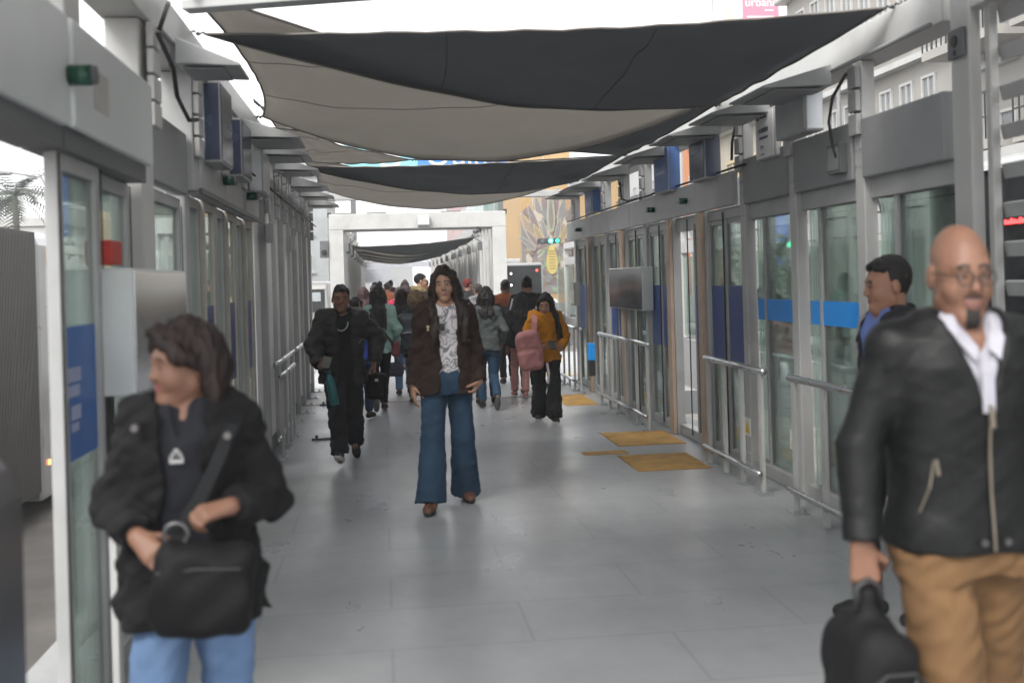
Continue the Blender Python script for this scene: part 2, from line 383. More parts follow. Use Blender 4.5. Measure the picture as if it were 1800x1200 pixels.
def leaf(par, x, u, v, z0, z1, fm, gm, t=0.045):
    d = MB(); d.box(x, x + 0.045, u, u + t, z0, z1); d.box(x, x + 0.045, v - t, v, z0, z1); d.box(x, x + 0.045, u + t, v - t, z0, z0 + 0.07); d.box(x, x + 0.045, u + t, v - t, z1 - 0.06, z1)
    lf = d.build('sliding_door', fm, par, bevel=0.004)
    bx('glass_pane', gm, lf, x + 0.018, x + 0.027, u + t, v - t, z0 + 0.07, z1 - 0.06)
    return lf
lf = leaf(lw, -1.10, 3.90, 4.46, 0.02, 2.03, grey_light, green_glass, 0.06)
st = MB(); st.box(-1.074, -1.069, 3.97, 4.39, 0.98, 1.44); st = st.build('door_sticker', blue, lf)
mk = MB(); mk.box(-1.067, -1.064, 4.00, 4.16, 1.25, 1.30); mk.box(-1.067, -1.064, 4.00, 4.14, 1.20, 1.24); mk.box(-1.067, -1.064, 4.02, 4.15, 1.12, 1.17); mk.box(-1.067, -1.064, 4.02, 4.12, 1.08, 1.11)
mk.build('marking', M('pale_blue_mark', (0.30, 0.34, 0.50), 0.5), st)
leaf(lw, -1.15, 4.48, 5.20, 0.02, 2.03, grey_light, green_glass)
bx('alarm_box', red, lw, -1.07, -1.02, 4.49, 4.66, 1.66, 1.755, bevel=0.008)
s_ = MB(); s_.box(-1.098, -1.093, 5.0, 5.16, 0.72, 0.86, 0); s_.add([(-1.09, 5.02, 0.74), (-1.09, 5.14, 0.74), (-1.09, 5.08, 0.85)], [(0, 1, 2)], 1); s_.build('warning_sticker', [white_mark, yellow], lw)
leaf(lw, -1.15, 5.50, 6.50, 0.02, 2.06, grey_light, green_glass)
for a, b in ((6.74, 7.58), (7.82, 8.63), (8.87, 9.68)):
    leaf(lw, -1.15, a, (a + b) / 2, 0.02, 2.10, M('grey_door_frame', (0.30, 0.305, 0.30), 0.4), green_glass, 0.03)
    l2 = leaf(lw, -1.12, (a + b) / 2, b, 0.02, 2.10, M('warm_grey_frame', (0.36, 0.33, 0.30), 0.5), green_glass, 0.03)
    bx('door_sticker', M('navy_vinyl', (0.02, 0.06, 0.22), 0.35), l2, -1.092, -1.087, (a + b) / 2 + 0.05, b - 0.05, 0.9, 1.45)
bx('sill', grey_light, lw, -1.2, -1.04, 5.5, 9.9, 0.003, 0.018)
# solid vertical boards from the last door to the end of this section
y = 9.98; k = 0
while y < 17.3:
    wdt = (0.42, 0.30, 0.52, 0.36)[k % 4]
    bx('wall_board', (M('board_pale', (0.66, 0.655, 0.64), 0.45, var=0.12, scale=2, dirt=0.35, stretch=(1, 1, 0.4)), M('board_grey', (0.52, 0.52, 0.51), 0.45, var=0.2, scale=2, dirt=0.4, stretch=(1, 1, 0.4)))[k % 2], lw, -1.16, (-1.085, -1.105, -1.07, -1.095)[k % 4], y, y + wdt - 0.012, 0.14, 2.62, bevel=0.006)
    if k % 2 == 0:
        bx('post', white if k % 4 else grey_light, lw, -1.12, -1.03, y + wdt - 0.01, y + wdt + 0.11, 0.0, 2.778, bevel=0.006)
        j = MB()
        for z in (2.22, 2.36, 2.50, 2.64): j.box(-1.028, -0.985, y + wdt - 0.005, y + wdt + 0.105, z, z + 0.12)
        j.build('junction_cover', grey_light, lw, bevel=0.005)
        ft = MB(); ft.box(-1.03, -0.92, y + wdt - 0.02, y + wdt + 0.12, 0.0, 0.012); ft.tube([(-0.96, y + wdt + 0.02, 0.012), (-0.96, y + wdt + 0.02, 0.03)], 0.012, 6); ft.tube([(-0.96, y + wdt + 0.08, 0.012), (-0.96, y + wdt + 0.08, 0.03)], 0.012, 6)
        ft.build('foot_plate', steel_flat, lw); y += 0.12
    y += wdt; k += 1
bx('base_channel', grey_dark, lw, -1.15, -1.07, 9.98, 17.4, 0.01, 0.13)
for yy in (10.3, 12.9):
    q = MB(); q.box(-1.02, -0.95, yy, yy + 0.12, 1.95, 2.12); q.tube([(-0.98, yy + 0.06, 2.12), (-1.0, yy + 0.06, 2.35), (-1.0, yy + 0.1, 2.7)], 0.009, 6); q.build('junction_box', grey_light, lw, bevel=0.01)
for pts in ([(-0.98, 5.3, 2.72), (-0.95, 5.5, 2.6), (-0.97, 5.7, 2.5), (-0.98, 6.1, 2.44), (-1.0, 6.5, 2.5)], [(-0.98, 5.35, 2.75), (-0.96, 5.45, 2.88), (-0.98, 5.6, 2.93)]):
    MB().tube(pts, 0.012, 6).build('cable', black_rub, lw, smooth=True)

# ================================================================== portal and the second walkway section
pf = thing('portal_frame', 'white rectangular steel portal across the walkway behind the crowd', 'portal', (0.8, 24.7, 0))
bx('post', white, pf, -1.10, -0.80, 24.55, 24.85, -0.004, 2.72, bevel=0.01)
bx('post', white, pf, 2.40, 2.70, 24.55, 24.85, -0.004, 2.72, bevel=0.01)
bx('lintel', white, pf, -1.10, 2.70, 24.55, 24.85, 2.723, 3.06, bevel=0.01)
bx('inner_beam', white, pf, -0.80, 2.40, 24.87, 25.05, 2.69, 2.79, bevel=0.01)
for x0 in (-0.95, -0.3, 1.3): bx('cap_plate', grey_dark, pf, x0, x0 + 0.42, 24.60, 24.82, 3.062, 3.085)
for x in (-1.13, 2.66): bx('bracket', black_rub, pf, x, x + 0.07, 24.6, 24.8, 3.0, 3.10)
fl = MB(); fl.box(0.78, 1.05, 24.40, 24.548, 2.77, 2.98, 0); fl.box(0.80, 1.03, 24.38, 24.398, 2.79, 2.96, 1)
tag(fl.build('floodlight', [grey_light, white_mark], bevel=0.015), 'small white floodlight box fixed on the middle of the white portal lintel', 'floodlight')
sp = MB(); sp.box(-1.30, -1.12, 24.5, 24.72, 2.14, 2.50, 0); sp.tube([(-1.21, 24.497, 2.25), (-1.21, 24.47, 2.25)], 0.06, 12, 1)
tag(sp.build('loudspeaker', [grey_dark, black_rub], bevel=0.01), 'dark loudspeaker hung on the outside of the portal beside the left post', 'loudspeaker')
cm = MB(); cm.tube([(2.08, 24.6, 2.66), (2.08, 24.6, 2.72)], 0.02, 8); cm.tube([(2.0, 24.45, 2.62), (2.14, 24.7, 2.66)], 0.045, 10)
tag(cm.build('security_camera', [grey_dark], smooth=True), 'small dark security camera under the right corner of the white portal', 'camera')

def second_wall(x, sgn, label):
    w = thing('panel_wall', label, 'wall', (x, 25, 0))
    bx('roof_beam', white, w, x - 0.1, x + 0.1, 25.1, 58, 2.80, 3.0)
    yy = 25.1; k = 0
    while yy < 57:
        bx('wall_board', (white, grey_light, M('board_grey', (0.30, 0.305, 0.31)))[k % 3], w, x - 0.04, x + 0.04, yy, yy + 0.72, 0, 2.62)
        bx('post', white, w, x - sgn * 0.02 - 0.08, x - sgn * 0.02 + 0.08, yy + 0.73, yy + 0.89, 0, 2.798)
        if k % 2 == 0:
            j = MB(); j.box(x - sgn * 0.16 - 0.05, x - sgn * 0.16 + 0.05, yy + 0.75, yy + 0.87, 2.3, 2.5); j.tube([(x - sgn * 0.12, yy + 0.8, 2.5), (x - sgn * 0.3, yy + 0.8, 2.62), (x - sgn * 0.34, yy + 0.8, 2.7)], 0.015, 6)
            j.build('junction_box', grey_dark if k % 4 else white, w)
        yy += 0.9; k += 1
    return w
second_wall(2.55, 1, 'pale boarded wall of the walkway section beyond the portal, on the street side with the cars')
second_wall(-0.95, -1, 'pale boarded wall beyond the portal, behind the man holding the teal bottle')
for y, z in ((6.2, 3.03), (17.3, 2.82)):
    q = MB(); yb_, zb_ = (y - 0.75, z + 0.10) if y < 10 else (y, z)
    q.bar((-1.0, y, z + 0.025), (2.82, yb_, zb_ + 0.025), 0.12, 0.05); q.bar((-1.0, y, z + 0.078), (2.82, yb_, zb_ + 0.078), 0.04, 0.05)
    tag(q.build('cross_beam', grey_light, bevel=0.006), 'thin grey cross beam over the nearest dark sail' if y < 10 else 'thin grey cross beam closing the near walkway section, below the last sail', 'beam')
eb = MB(); eb.box(-0.9, 2.5, 57.5, 57.8, 2.35, 2.6); eb.box(-0.9, 0.4, 57.5, 57.6, 1.6, 2.3)
tag(eb.build('end_screen', M('far_panel', (0.38, 0.39, 0.43), 0.6)), 'pale grey screen and beam closing the far end of the walkway', 'screen')

# ================================================================== shade sails
sail_dark = cloth_sail('dark_sail', (0.165, 0.172, 0.18), 0.4)
sail_beige = cloth_sail('beige_sail', (0.43, 0.412, 0.385), 0.5)
def sail(name, P, sg, mat, label, n=34, cc=(0.04, 0.10, 0.06), seed=0):
    # sg and cc: sag and inward curve of the edges 0-1, 1-2, 0-2
    P = [np.array(p, float) for p in P]; cen = sum(P) / 3
    root = thing(name, label, 'shade sail', tuple(cen), group='triangular shade sails over the walkway')
    vs = []; idx = {}; fs = []
    for i in range(n + 1):
        for j in range(n + 1 - i):
            a = i / n; b = j / n; c = 1 - a - b
            q = a * P[0] + b * P[1] + c * P[2]
            e01, e12, e02 = 4 * a * b, 4 * b * c, 4 * a * c; t = a * b + b * c + a * c
            q = q + (cen - q) * (cc[0] * e01 + cc[1] * e12 + cc[2] * e02)
            q[2] -= sg[0] * e01 + sg[1] * e12 + sg[2] * e02 - 9 * a * b * c * max(0, max(sg) * 1.1 - 0.02) * 0.5
            for b0, b1, b2 in ((a, b, c), (b, c, a), (c, a, b)): q[2] += 0.055 * b0 ** 2 * (1 - b0) * sin(21 * b1 / (b1 + b2 + 1e-6) + seed * 2) * min(1, 6 * min(b1, b2) / (b1 + b2 + 1e-6))
            q[2] += 0.03 * sin(9 * a + 4 * b + seed) * t + 0.02 * sin(31 * (a - b) + 3 * c + seed) * t + 0.012 * sin(23 * c + 11 * a + seed) * t
            idx[i, j] = len(vs); vs.append(tuple(q))
    for i in range(n):
        for j in range(n - i):
            fs.append((idx[i, j], idx[i + 1, j], idx[i, j + 1]))
            if j < n - i - 1: fs.append((idx[i + 1, j], idx[i + 1, j + 1], idx[i, j + 1]))
    m = MB(); m.add(vs, fs); o = m.build('cloth', mat, root, smooth=True)
    md = o.modifiers.new('thick', 'SOLIDIFY'); md.thickness = 0.004
    def ed(u, v):
        pts = []
        for k in range(n + 1):
            ij = [0, 0, 0]; ij[u] = n - k; ij[v] = k
            pts.append(vs[idx[ij[0], ij[1]]])
        return pts
    for kk in (n // 3, (2 * n) // 3):
        sp_ = [vs[idx[kk, j]] for j in range(n + 1 - kk)]
        if len(sp_) > 3: MB().tube([(p[0], p[1], p[2] - 0.003) for p in sp_], 0.003, 5).build('seam', mat, root, smooth=True)
    for u, v in ((0, 1), (1, 2), (2, 0)): MB().tube(ed(u, v), 0.008, 6).build('hem', M('hem_dark', (0.14, 0.13, 0.12), 0.8), root, smooth=True)
    for p in P:
        d = p - cen; d[2] = 0; d /= np.linalg.norm(d); e = p + np.array([d[0] * 0.18, d[1] * 0.18, 0.02])
        ch = MB(); k = 7
        for q in range(k):
            c0 = p + (e - p) * (q / k); c1 = p + (e - p) * ((q + 0.8) / k); ch.tube([c0, (c0 + c1) / 2 + np.array([0, 0, 0.008 * (-1) ** q]), c1], 0.011 if q % 2 else 0.007, 6)
        ch.build('chain', M('chain_steel', (0.08, 0.08, 0.08), 0.5, metal=0.6), root)
    return root
Lk = [(-0.96, 6.5, 3.02), (-0.96, 9.75, 2.96), (-0.96, 13.2, 2.98), (-0.96, 16.9, 2.98)]
Rk = [(2.80, 6.0, 3.0), (2.80, 9.25, 2.97), (2.80, 12.9, 2.96), (2.80, 16.7, 2.97)]
for k_, (y0_, m_, lb_) in enumerate(((1.9, sail_beige, 'unseen beige sail added overhead to shade the near deck'),)):  # extra pair above the frame, unseen, added to shade the near deck
    sail('shade_sail', [(-0.96, y0_ + 0.2, 3.05), (2.80, y0_, 3.05), (2.80, y0_ + 3.6, 3.05)], (0.05, 0.10, 0.1), sail_dark, 'added dark triangle beside the ' + lb_, n=12, seed=k_)
    sail('shade_sail', [(-0.96, y0_ - 0.1, 3.1), (-0.96, y0_ + 3.4, 3.08), (2.80, y0_ + 3.6, 3.1)], (0.05, 0.06, 0.1), m_, lb_, n=12, seed=k_ + 3)
nm = ('nearest', 'second', 'third')
dl = ['large dark grey sail nearest the camera, hanging across the top of the picture', 'dark grey sail partly hidden above the biggest beige sail', 'dark grey strip of sail low over the walkway before the white portal']
bl = ['big beige sail just behind and below the nearest dark sail', 'beige sail in the middle of the row, its hem under the blue lettered banner', 'beige sail with the lowest sagging hem, right in front of the white portal']
for k in range(3):
    a, b = Lk[k], Lk[k + 1]
    sail('shade_sail', [(a[0], a[1] + (0.1 if k == 0 else 0.3), a[2] - 0.02), Rk[k], Rk[k + 1]], ((0.045, 0.10, 0.20), (0.10, 0.10, 0.02), (0.05, 0.10, 0.24))[k], sail_dark, dl[k], seed=k, cc=(0.03, 0.12, 0.05))
    sail('shade_sail', [(a[0], a[1] - (0.45 if k == 0 else 0.2), a[2] + 0.09), (b[0], b[1], b[2] + 0.03), (0.35, 12.75, 2.93) if k == 1 else (Rk[k + 1][0], Rk[k + 1][1] + 0.05, Rk[k + 1][2] + 0.05)], ((0.06, 0.45, 0.13), (0.04, 0.06, 0.05), (0.06, 0.38, 0.20))[k], sail_beige, bl[k], seed=k + 5, cc=((0.12, 0.03, 0.13), (0.12, 0.03, 0.30), (0.12, 0.03, 0.16))[k])
tag(MB().tube([(0.40, 12.75, 2.93), (1.6, 12.8, 2.90), (2.82, 12.9, 2.96)], 0.008, 6).build('cord', black_rub), 'thin dark cord tying the middle beige sail to the right beam', 'cord')
for k in range(4):
    y0 = 28.4 + k * 4.4
    dn = ['first', 'second', 'third', 'last'][k]
    sail('shade_sail', [(-0.75, y0 + 0.5, 2.50), (2.35, y0, 2.66), (2.35, y0 + 4.2, 2.62)], (0.06, 0.1, 0.25), sail_dark, f'{dn} dark sail of the far section seen through the white portal', n=16, seed=k)
    sail('shade_sail', [(-0.75, y0 + 0.3, 2.54), (-0.75, y0 + 4.3, 2.56), (2.35, y0 + 4.3, 2.66)], (0.06, 0.3, 0.2), sail_beige, f'{dn} beige sail of the far section seen through the white portal', n=16, seed=k + 3)

# ================================================================== handrail barriers, floor mats
def barrier(x, y0, y1, n, label, z=0.87, sgn=-1, low=True, group='chrome topped barriers along the walls'):
    t = thing('handrail', label, 'handrail', (x, (y0 + y1) / 2, 0), group)
    q = MB(); q.tube([(x, y0 - 0.04, z), (x, y1 + 0.04, z)], 0.024, 14); q.build('top_rail', steel, t, smooth=True)
    if low:
        q = MB(); q.tube([(x + sgn * 0.035, y0, 0.15), (x + sgn * 0.035, y1, 0.15)], 0.021, 12); q.build('bottom_rail', steel, t, smooth=True)
    for k in range(n):
        y = y0 + 0.04 + (y1 - y0 - 0.08) * k / max(1, n - 1)
        MB().box(x - 0.012, x + 0.012, y - 0.032, y + 0.032, 0.012, z - 0.02).build('upright', white, t, bevel=0.003)
        if k in (0, n - 1) or k % 2:
            fp = MB(); fp.box(x - 0.05, x + 0.05, y - 0.075, y + 0.075, 0.0, 0.012)
            for sx in (-0.032, 0.032): fp.tube([(x + sx, y - 0.055, 0.012), (x + sx, y - 0.055, 0.03)], 0.010, 6)
            fp.build('foot_plate', steel_flat, t)
    return t
barrier(2.63, 7.74, 9.12, 4, 'chrome and white barrier between the yellow mat and the nearer white barrier')
barrier(2.63, 4.6, 7.16, 6, 'nearest chrome and white barrier, partly behind the man in the leather jacket')
barrier(2.63, 11.2, 13.75, 6, 'chrome and white barrier under the grey info cabinet, before the open door')
barrier(2.63, 15.15, 17.1, 5, 'farthest white barrier at the right side wall, behind the girl with the pink backpack')
barrier(-0.94, 10.55, 12.0, 4, 'short low barrier by the left wall, under the long chrome handrail', z=0.74)
t = thing('handrail', 'long chrome handrail on the left boarded wall, beside the man with the teal bottle', 'handrail', (-1.0, 13, 0.8), 'chrome topped barriers along the walls')
for a, b in ((10.5, 12.2), (12.28, 13.9), (13.98, 15.6)):
    q = MB(); q.tube([(-0.98, a, 0.85), (-0.98, b, 0.85)], 0.024, 12); q.tube([(-0.98, a + 0.3, 0.85), (-1.03, a + 0.3, 0.80)], 0.012, 8); q.build('rail', steel, t, smooth=True)
barrier(-0.93, 3.97, 5.1, 3, 'chrome and white barrier behind the woman with the black bag', z=0.88, sgn=1)
tp = MB(); tp.prism([(-1.06, 0.0), (-0.795, 0.0), (-0.795, 1.12), (-0.835, 1.21), (-1.02, 1.21), (-1.06, 1.12)], 1, 2.2, 2.62)
tpo = thing('turnstile', 'rounded grey turnstile cabinet cut off by the left edge of the picture', 'turnstile', (-0.85, 2.4, 0))
tp.build('cabinet', M('turnstile_grey', (0.10, 0.10, 0.105), 0.4, metal=0.3), tpo, bevel=0.03); bx('base', grey_dark, tpo, -1.05, -0.80, 2.18, 2.64, 0.0, 0.06)

def matm():
    m = M('tactile_yellow', (0.45, 0.255, 0.065), 0.75, var=0.25, scale=7, dirt=0.7)
    n = m.node_tree.nodes; l = m.node_tree.links.new
    tc = n.new('ShaderNodeTexCoord'); w = n.new('ShaderNodeTexWave'); w.inputs['Scale'].default_value = 9; w.bands_direction = 'Y'; l(tc.outputs['Object'], w.inputs[0])
    bp = n.new('ShaderNodeBump'); bp.inputs['Strength'].default_value = 0.6; bp.inputs['Distance'].default_value = 0.02; l(w.outputs[0], bp.inputs['Height']); l(bp.outputs[0], n['Principled BSDF'].inputs['Normal'])
    return m
for a, b, c, d, lab in ((1.99, 2.60, 8.93, 9.74, 'yellow tactile floor mat nearest the camera, at the foot of the first barrier'),
                        (2.12, 2.76, 10.3, 11.2, 'yellow tactile floor mat in front of the open sliding door'),
                        (1.72, 2.12, 9.86, 10.05, 'worn narrow strip of yellow tactile mat between two larger mats'),
                        (2.20, 2.60, 13.75, 15.0, 'yellow tactile floor mat behind the girl with the pink backpack')):
    tag(MB().box(a, b, c, d, 0.0, 0.008 if 'worn' not in lab else 0.004).build('tactile_mat', matm(), bevel=0.003), lab, 'floor mat', 'yellow tactile mats on the deck')
for k, (x, y) in enumerate(((-0.75, 11.6), (-0.85, 14.9))):
    q = MB(); q.box(x, x + 0.3, y, y + 0.05, 0, 0.02); q.tube([(x + 0.05, y + 0.02, 0.02), (x + 0.05, y + 0.02, 0.05)], 0.015, 6)
    tag(q.build('floor_bracket', grey_dark), ('dark metal bracket lying on the deck by the left boards' if k == 0 else 'farther dark metal bracket by the foot of the left boards'), 'bracket')

# ================================================================== lamps, signs and cabinets hung on the walls
ords = ['nearest', 'second', 'third', 'fourth', 'fifth', 'sixth', 'seventh', 'eighth', 'ninth']
def luminaire(x, y, z, sgn, label, w=0.62, ln=0.44):
    t = thing('wall_lamp', label, 'lamp', (x, y, z), 'wedge shaped lamps along the walls')
    b = x; e = x + sgn * ln
    q = MB(); q.prism([(b, z + 0.10), (b, z - 0.03), (e, z - 0.045), (e, z - 0.03)], 1, y - w / 2, y + w / 2)
    q.build('shade', M('lamp_shade_grey', (0.33, 0.34, 0.345), 0.45, var=0.1, scale=3, dirt=0.3), t, bevel=0.005)
    MB().box(min(b + sgn * 0.03, b + sgn * (ln - 0.08)), max(b + sgn * 0.03, b + sgn * (ln - 0.08)), y - w / 2 + 0.04, y + w / 2 - 0.04, z - 0.052, z - 0.046).build('diffuser', M('diffuser_grey', (0.25, 0.255, 0.26), 0.5, var=0.1), t)
    q = MB(); q.tube([(b - sgn * 0.09, y + w * 0.3, z + 0.03), (b, y + w * 0.3, z + 0.03)], 0.028, 10); q.box(min(b, b - sgn * 0.05), max(b, b - sgn * 0.05), y - 0.08, y + 0.08, z - 0.02, z + 0.09); q.build('arm', grey_mid, t, bevel=0.004)
for i, (y, w) in enumerate(((7.12, 0.7), (8.2, 0.6), (9.45, 0.7), (11.0, 0.7), (12.9, 0.7), (14.6, 0.7), (15.9, 0.6))):
    lab = ('nearest grey wedge lamp on the right wall, beside the big post', 'grey wedge lamp above the white info board', 'grey wedge lamp above the nearer of two dark blue signs', 'grey wedge lamp above the farther of two dark blue signs',
           'fifth grey wedge lamp along the right wall, under a sail corner chain', 'sixth grey wedge lamp along the right wall', 'farthest grey wedge lamp on the right wall, nearest the traffic light')[i]
    luminaire(2.80, y, 2.74, -1, lab, w)
for i, (y, w) in enumerate(((5.95, 0.42), (8.9, 0.7), (10.0, 0.6), (11.3, 0.6), (13.2, 0.6), (14.6, 0.5), (16.2, 0.5))):
    luminaire(-0.98, y, 2.70, 1, f'{ords[i]} grey wedge lamp along the left wall' + (', pale and large under the beige sail' if i == 0 else ' counted from the camera'), w, 0.31 if i == 0 else 0.40)

def signbox(x, y0, y1, z0, z1, face, label, dep=0.10, cat='sign', sgn=-1, marks=None, name='sign_box'):
    t = thing(name, label, cat, (x, (y0 + y1) / 2, z0))
    xa, xb = (x, x + sgn * dep) if sgn > 0 else (x + sgn * dep, x)
    MB().box(xa, xb, y0, y1, z0, z1).build('case', grey_light, t, bevel=0.008)
    xf = x + sgn * dep
    fp = MB().box(min(xf, xf + sgn * 0.006), max(xf, xf + sgn * 0.006), y0 + 0.015, y1 - 0.015, z0 + 0.015, z1 - 0.015).build('face', face, t)
    # face towards the walkway end too
    MB().box(xa + 0.008, xb - 0.008, y0 - 0.006, y0, z0 + 0.015, z1 - 0.015).build('end_face', face if marks != 'grey' else steel_flat, t)
    if marks and marks != 'grey':
        mk = MB()
        for (u0, u1, v0, v1) in marks:
            Y0 = y1 - (y1 - y0) * u1; Y1 = y1 - (y1 - y0) * u0; mk.box(min(xf + sgn * 0.007, xf + sgn * 0.01), max(xf + sgn * 0.007, xf + sgn * 0.01), Y0, Y1, z0 + (z1 - z0) * v0, z0 + (z1 - z0) * v1)
        mk.build('marking', blue_dark if face is white_mark else M('pale_blue_mark', (0.30, 0.34, 0.50)), fp)
    return t
signbox(2.84, 7.80, 8.20, 2.38, 2.74, white_mark, 'white info board with small blue marks hung under a wedge lamp', 0.05, 'sign', -1, [(0.12, 0.25, 0.82, 0.92), (0.3, 0.6, 0.84, 0.9), (0.2, 0.72, 0.55, 0.64), (0.25, 0.7, 0.42, 0.47), (0.3, 0.45, 0.22, 0.29), (0.3, 0.5, 0.1, 0.13)])
signbox(2.84, 7.02, 7.58, 2.46, 2.78, steel_flat, 'blank silver cabinet fixed above the dark fascia, next to the white info board', 0.12, 'cabinet', -1, 'grey', 'sign_box')
signbox(2.84, 9.25, 9.72, 2.36, 2.76, blue_dark, 'dark blue sign box nearer the camera of the two on the right wall', 0.14, 'sign', -1, [(0.15, 0.7, 0.58, 0.64)])
signbox(2.84, 10.55, 11.1, 2.36, 2.80, M('mid_blue_sign', (0.06, 0.13, 0.33), 0.35), 'brighter blue sign box farther along the right wall', 0.12, 'sign', -1, [(0.2, 0.8, 0.4, 0.47)])
signbox(2.84, 14.5, 15.0, 2.40, 2.72, M('mid_blue_sign', (0.06, 0.13, 0.33), 0.35), 'small pale and blue sign box near the far end of the right wall', 0.12, 'sign', -1, [(0.2, 0.8, 0.0, 0.3)])
signbox(-1.02, 6.85, 7.35, 2.30, 2.78, blue_dark, 'large navy blue sign box with grey case above the left doors', 0.10, 'sign', 1, [(0.2, 0.35, 0.5, 0.58)])
signbox(-1.02, 7.95, 8.5, 2.32, 2.72, blue_dark, 'second navy sign box on the left wall, behind the larger one', 0.09, 'sign', 1, None)
signbox(-1.02, 9.1, 9.6, 2.30, 2.64, steel_flat, 'blank silver cabinet on the left wall beyond the two navy signs', 0.11, 'cabinet', 1, 'grey')
mirror = M('mirror_steel', (0.52, 0.53, 0.56), 0.16, metal=0.9, var=0.1, scale=4, dirt=0.12)
def infobox(x, y0, y1, z0, z1, sgn, label):
    t = thing('info_cabinet', label, 'cabinet', (x, (y0 + y1) / 2, z0))
    xf = x + sgn * 0.12
    MB().box(min(x, xf), max(x, xf), y0, y1, z0, z1).build('case', bluegrey, t, bevel=0.008)
    MB().box(min(xf, xf + sgn * 0.006), max(xf, xf + sgn * 0.006), y0 + 0.01, y1 - 0.01, z0 + 0.01, z1 - 0.01).build('cover', mirror, t)
infobox(-1.06, 4.45, 5.6, 1.16, 1.645, 1, 'shiny steel info cabinet behind the head of the woman with the black bag')
infobox(2.86, 11.85, 13.6, 1.19, 1.66, -1, 'steel info cabinet above the barrier, farther along by the sliding doors')
q = MB(); q.box(2.60, 2.68, 15.3, 15.6, 1.18, 1.50, 0); q.box(2.59, 2.598, 15.33, 15.57, 1.2, 1.48, 1)
tag(q.build('notice_box', [grey_light, M('notice_pale', (0.55, 0.58, 0.5), 0.5, var=0.5, scale=9)], bevel=0.006), 'small pale notice box on the farthest post of the right wall', 'notice')
q = MB(); q.box(2.60, 2.68, 14.35, 14.47, 0.50, 0.72, 0); q.box(2.60, 2.68, 14.35, 14.47, 0.30, 0.498, 1)
tag(q.build('card_reader', [blue_bright, black_rub], bevel=0.01), 'small blue and black reader box on the post behind the yellow mat', 'reader')

# ------------------------------------------------------------------ small fittings: conduits, bolts, seals, handles, notes
for x, nmw, par, ys in ((2.80, 'conduit', rw, (5.5, 17.0)), (-1.0, 'conduit', lw, (5.5, 17.3))):
    q = MB(); q.tube([(x, ys[0], 2.795 if x > 0 else 2.775), (x, ys[1], 2.795 if x > 0 else 2.775)], 0.013, 8); q.build('conduit', grey_mid, par, smooth=True)
    q = MB(); q.tube([(x + (0.0 if x > 0 else 0.03), ys[0] + 3, 2.40 if x > 0 else 2.43), (x + (0.0 if x > 0 else 0.03), ys[1], 2.41 if x > 0 else 2.44)], 0.009, 6); q.build('cable', black_rub, par, smooth=True)
for y in postY[1:]:
    q = MB()
    for z in (0.06, 0.14, 2.18, 2.28): q.tube([(2.8395, y - 0.03, z), (2.833, y - 0.03, z)], 0.009, 6); q.tube([(2.8395, y + 0.03, z), (2.833, y + 0.03, z)], 0.009, 6)
    q.build('bolt', steel_flat, rw)
for a, b in ((3.95, 4.0), (4.62, 4.68)):
    q = MB(); q.box(-1.07 if a < 4.2 else -1.10, -1.03 if a < 4.2 else -1.07, a, b, 0.92, 1.16) if a > 4.2 else None
    if a > 4.2: q.build('handle', black_rub, lw, bevel=0.004)
for y in (3.90, 4.46, 5.20, 5.50, 6.50):
    bx('seal', black_rub, lw, -1.052 if y < 4.47 else -1.102, -1.048 if y < 4.47 else -1.098, y - 0.006, y + 0.006, 0.05, 2.02)
for y in (8.82, 9.32, 10.45, 11.05, 11.55, 12.65, 13.75):
    bx('seal', black_rub, rw, 2.858, 2.866, y - 0.008, y + 0.008, 0.05, 2.08)
bx('patch', M('worn_patch', (0.45, 0.43, 0.41), 0.6, var=0.15), lw, -0.9845, -0.983, 4.12, 4.34, 2.20, 2.34)
